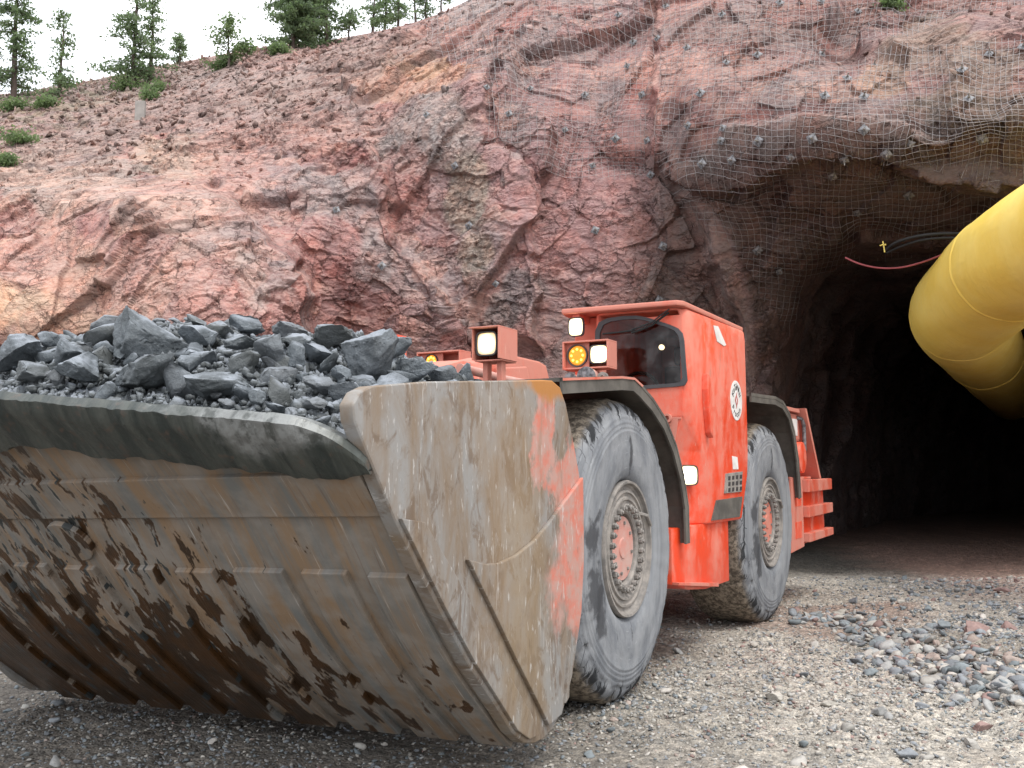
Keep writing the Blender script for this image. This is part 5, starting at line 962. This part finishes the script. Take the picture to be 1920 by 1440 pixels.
sheet('wire_mesh', [(1240, 290), (1500, 330), (1500, 128), (1990, 60), (1990, 470), (1500, 520), (1480, 640), (1420, 560), (1380, 470), (1290, 380), (1255, 310)], 'lowest sheet of wire mesh sagging under the dark brow of the portal', .095, .0036, -.03)
BOLTS = [(912,166),(996,169),(1096,181),(1206,180),(956,216),(1060,246),(1155,262),(1217,265),(1316,179),(1294,237),(1358,244),(1355,265),(1109,314),(1320,308),(1376,301),(1221,329),(1360,121),(1249,16),(1160,31),(1353,31),(1235,75),(1187,82),(1288,93),(1420,107),(1536,105),(1614,91),(1638,129),(1588,152),(1546,184),(1618,186),(1854,106),(1805,139),(1816,191),(1918,96),(1619,245),(1524,261),(1425,267),(1706,269),(1662,287),(1583,295),(1483,293),(1841,258),(1561,328),(1704,362),(1606,395),(1418,468),(1538,5),(1606,24),(1461,9),(1177,127),(1459,508)]
LONE = [(854,312,'grey bolt plate alone on the grey rock left of the mesh edge'),(802,218,'rusty bolt head on the smooth grey slab near the crest'),(632,395,'bolt plate under a dark notch on the grey rock above the ore heap'),(881,425,'bolt plate beside a triangular shadow on the olive slab'),(1117,433,'dark bolt plate in a brown notch above the double lamp'),(717,501,'bolt plate on the mauve rock above the right end of the ore heap'),(931,533,'bolt plate on the dark rock above the hooded lamp'),(1242,463,'bolt plate on the pink rock above the cab roof'),(1233,563,'lowest bolt plate, just above the cab roof')]
def bolt_mesh():
    mb = MB(); mb.loft([[(-.075, -.075, 0), (.075, -.075, 0), (.075, .075, 0), (-.075, .075, 0)], [(-.075, -.075, .006), (.075, -.075, .006), (.075, .075, .006), (-.075, .075, .006)], [(-.03, -.03, .022), (.03, -.03, .022), (.03, .03, .022), (-.03, .03, .022)]]); return mb
def make_bolt(x, y, label, group, proto=[]):
    p, n = surf_at(x, y); nv = Vector((float(n[0]), float(n[1]) - .4, float(n[2]))).normalized(); R_ = nv.to_track_quat('Z', 'Y') @ __import__('mathutils').Quaternion((0, 0, 1), random.uniform(.3, 1.2))
    if not proto:
        pl_ = bolt_mesh().build('rock_bolt', M['galv'], org=(0, 0, 0)); mb = MB(); mb.tube([(0, 0, .02), (0, 0, .05)], .024, 6); mb.tube([(0, 0, .05), (0, 0, .12)], .011, 6); nu = mb.build('nut', M['nut'], pl_, org=(0, 0, 0)); proto.append((pl_, nu)); o, c_ = pl_, nu
    else:
        o = proto[0][0].copy(); c_ = proto[0][1].copy(); C.objects.link(o); C.objects.link(c_); c_.parent = o
    o.location = Vector(p.tolist()) + nv * .05; o.rotation_mode = 'QUATERNION'; o.rotation_quaternion = R_; o.scale = (random.uniform(.62, .85),) * 3
    for k_ in ('group',):
        if k_ in o: del o[k_]
    tag(o, label, 'rock bolt', group)
for x, y in BOLTS: make_bolt(x, y, 'small square steel bolt plate pinning the wire mesh to the rock', 'rock bolts over the wire mesh')
for x, y, l in LONE: make_bolt(x, y, l, None)

# ================================================================ TREES
def leaf_cloud(cs, size, n, r, flat=.5):
    """many small faces round the centres cs"""
    c = np.repeat(np.array(cs), n, 0); N = len(c); c = c + r.normal(0, 1, (N, 3)) * size * np.array([1, 1, flat]); d = r.normal(size=(N, 3)); d /= np.linalg.norm(d, axis=1, keepdims=True); e = np.cross(d, r.normal(size=(N, 3))); e /= np.linalg.norm(e, axis=1, keepdims=True); return c, d, e
def tree(x, ybase, ytop, D_, wpx, label, dens=1., sp='need', seed=0, lean=0., sub_w=1., group='spruces along the crest'):
    r = np.random.default_rng(seed); base = at(x, ybase, D_); H = (ybase - ytop) / FPX * D_; R0 = wpx * 1.08 / FPX * D_ / 2; t = empty('spruce_tree' if sp == 'need' else 'young_tree', tuple(base - [0, 0, .3]), label, 'tree', group)
    tp = [tuple(base + np.array([lean * k / 8 + .02 * math.sin(k + seed), 0, -.3 + (H + .3) * k / 8])) for k in range(9)]; mb = MB(); mb.tube(tp, [max(.006, (.014 * H + .025) * (1 - k / 8.3)) for k in range(9)], 7)
    V, F = [], []; off = 0; br = mb; nb = int(H * 15 * dens) + 12; cs = []
    for i in range(nb):
        f = (r.uniform(.04, 1)) ** .9; z = H * f; a = r.uniform(0, 6.28); L = R0 * sub_w * (1.06 - f) ** .6 * r.uniform(.45, 1.15) + .07; p0 = base + [lean * f, 0, z]; dr = -.25 if sp == 'need' else .5
        p1 = p0 + [math.cos(a) * L, math.sin(a) * L, L * (dr + r.uniform(-.15, .2))]; br.tube([tuple(p0), tuple((p0 + p1) / 2 + [0, 0, .04 * L]), tuple(p1)], [.012, .008, .004], 4)
        m = max(3, int(L * 13)); 
        for k in range(m): q = (k + 1) / m; cs.append(p0 * (1 - q) + p1 * q + r.normal(0, .03, 3) + [0, 0, .04 * L * math.sin(3.14 * q)])
    br.build('trunk', M['bark'], t)
    n = (13 if dens > 1.8 else 8) if sp == 'need' else 7; c, d, e = leaf_cloud(cs, .07 if sp == 'need' else .07, n, r); ln, wd = (.075, .022) if sp == 'need' else (.05, .032)
    if D_ > 24: ln *= 1.25; wd *= 1.3
    s_ = r.uniform(.6, 1.3, (len(c), 1)); Vt = np.stack([c - e * wd * s_, c + e * wd * s_, c + d * ln * s_], 1).reshape(-1, 3); Ft = np.arange(len(Vt)).reshape(-1, 3); me = mesh_np('crown', Vt - base, Ft); o = link('crown', me, M[sp], t, tuple(base)); return t
tree(24, 190, -150, 26, 95, 'tall dense spruce with a dark trunk at the left edge of the sky', 1.2, seed=1, sub_w=1.1); tree(-45, 200, -120, 26, 110, 'spruce mostly cut off by the left edge of the picture', 1.2, seed=21)
tree(112, 195, 5, 25, 62, 'thin ragged spruce second from the left', .8, seed=2); tree(250, 165, -120, 26, 120, 'forked looking spruce standing highest in the left sky', 1.0, seed=3, sub_w=1.15); tree(282, 160, -60, 26.5, 60, 'bare slim spruce right behind the forked looking one', .6, seed=4)
tree(336, 118, 62, 30, 34, 'smallest spruce, a short dark spike on the skyline', 1.5, seed=5); tree(428, 122, 25, 25, 76, 'pale young leafy tree on the skyline between the spruces', 1.0, 'leaf', 6, group=None); tree(462, 112, 80, 25, 40, 'low young sapling right of the pale leafy tree', 1.2, 'leaf', 16, group=None)
tree(548, 98, -150, 26, 120, 'densest dark spruce, left of the group at the crest', 3.0, seed=7); tree(578, 90, -140, 27, 100, 'dark spruce overlapping the densest one', 2.2, seed=17); tree(612, 78, -120, 27, 74, 'open crowned spruce right of the dense pair', 1.3, seed=8); tree(655, 62, 14, 27, 46, 'short spruce between the crest groups', 1.2, seed=9)
tree(700, 56, -60, 29, 42, 'left one of the three spruces at the crest', 1.2, seed=10); tree(722, 52, -60, 29.5, 40, 'middle one of the three spruces at the crest', 1.1, seed=11); tree(746, 46, -70, 29, 38, 'right one of the three spruces at the crest', 1.1, seed=12); tree(778, 38, -60, 27, 14, 'leafless dead pole tree right of the crest group', .2, seed=13); tree(798, 28, -30, 27, 30, 'small spruce at the end of the crest by the mesh', .9, seed=14); tree(828, 14, -50, 27, 40, 'spruce top at the upper rim of the rock', 1, seed=15)
def bush(x, y, D_, w_, h_, label, seed, name='bush', on=None):
    r = np.random.default_rng(seed); base = at(x, y, D_) if on is None else on; W2_, H2 = w_ / FPX * base[1] / 2, h_ / FPX * base[1]; cs = []; st = MB()
    for k in range(16):
        a = r.uniform(0, 6.28); q = r.uniform(.2, 1); p = base + np.array([math.cos(a) * W2_ * q, math.sin(a) * W2_ * q, H2 * r.uniform(.3, 1) * (1.1 - .5 * q)]); st.tube([tuple(base - [0, 0, .1]), tuple((base + p) / 2 + [0, 0, .05]), tuple(p)], .006, 4)
        for j in range(6): cs.append(base + (p - base) * (.35 + .65 * j / 5) + r.normal(0, .03, 3))
    t = empty(name, tuple(base), label, 'bush'); st.build('stems', M['bark'], t); c, d, e = leaf_cloud(cs, .07, 10, r, .8); Vt = np.stack([c - e * .028, c + e * .028, c + d * .055], 1).reshape(-1, 3); link('foliage', mesh_np('foliage', Vt - base, np.arange(len(Vt)).reshape(-1, 3)), M['leaf'], t, tuple(base))
for i, (x, y, w_, h_, l) in enumerate([(235, 170, 90, 45, 'green bush at the foot of the forked looking spruce'), (290, 175, 60, 40, 'green bush right of the forked looking spruce'), (283, 188, 26, 34, 'bright yellow green shrub below the forked looking spruce'), (25, 205, 100, 40, 'low green bush under the tall spruce at the left edge'), (90, 200, 50, 24, 'low green bush under the thin ragged spruce'), (35, 268, 110, 40, 'scrubby green patch of bush on the stony slope at the left'), (12, 310, 50, 26, 'small green bush at the left edge above the tan rock'), (415, 128, 60, 24, 'green scrub at the foot of the pale leafy tree'), (525, 100, 50, 26, 'green bush left of the densest spruce'), (1672, 10, 26, 18, 'tiny green tuft rooted in the mesh above the portal')]):
    p, _ = surf_at(x, y); bush(x, y, 0, w_, h_ * .6, l, 60 + i, on=p)
p, _ = surf_at(262, 224); V, F = rock_shape(3, 5, (.14, .1, .42), 8, .02); mb = MB().box(-.11, .11, -.05, .05, -.3, .42); mb.v = [tuple(np.array(v) + p) for v in mb.v]; tag(mb.build('marker_post', M['wood'], bevel=.01), 'weathered grey plank stuck upright in the slope below the spruces', 'post')
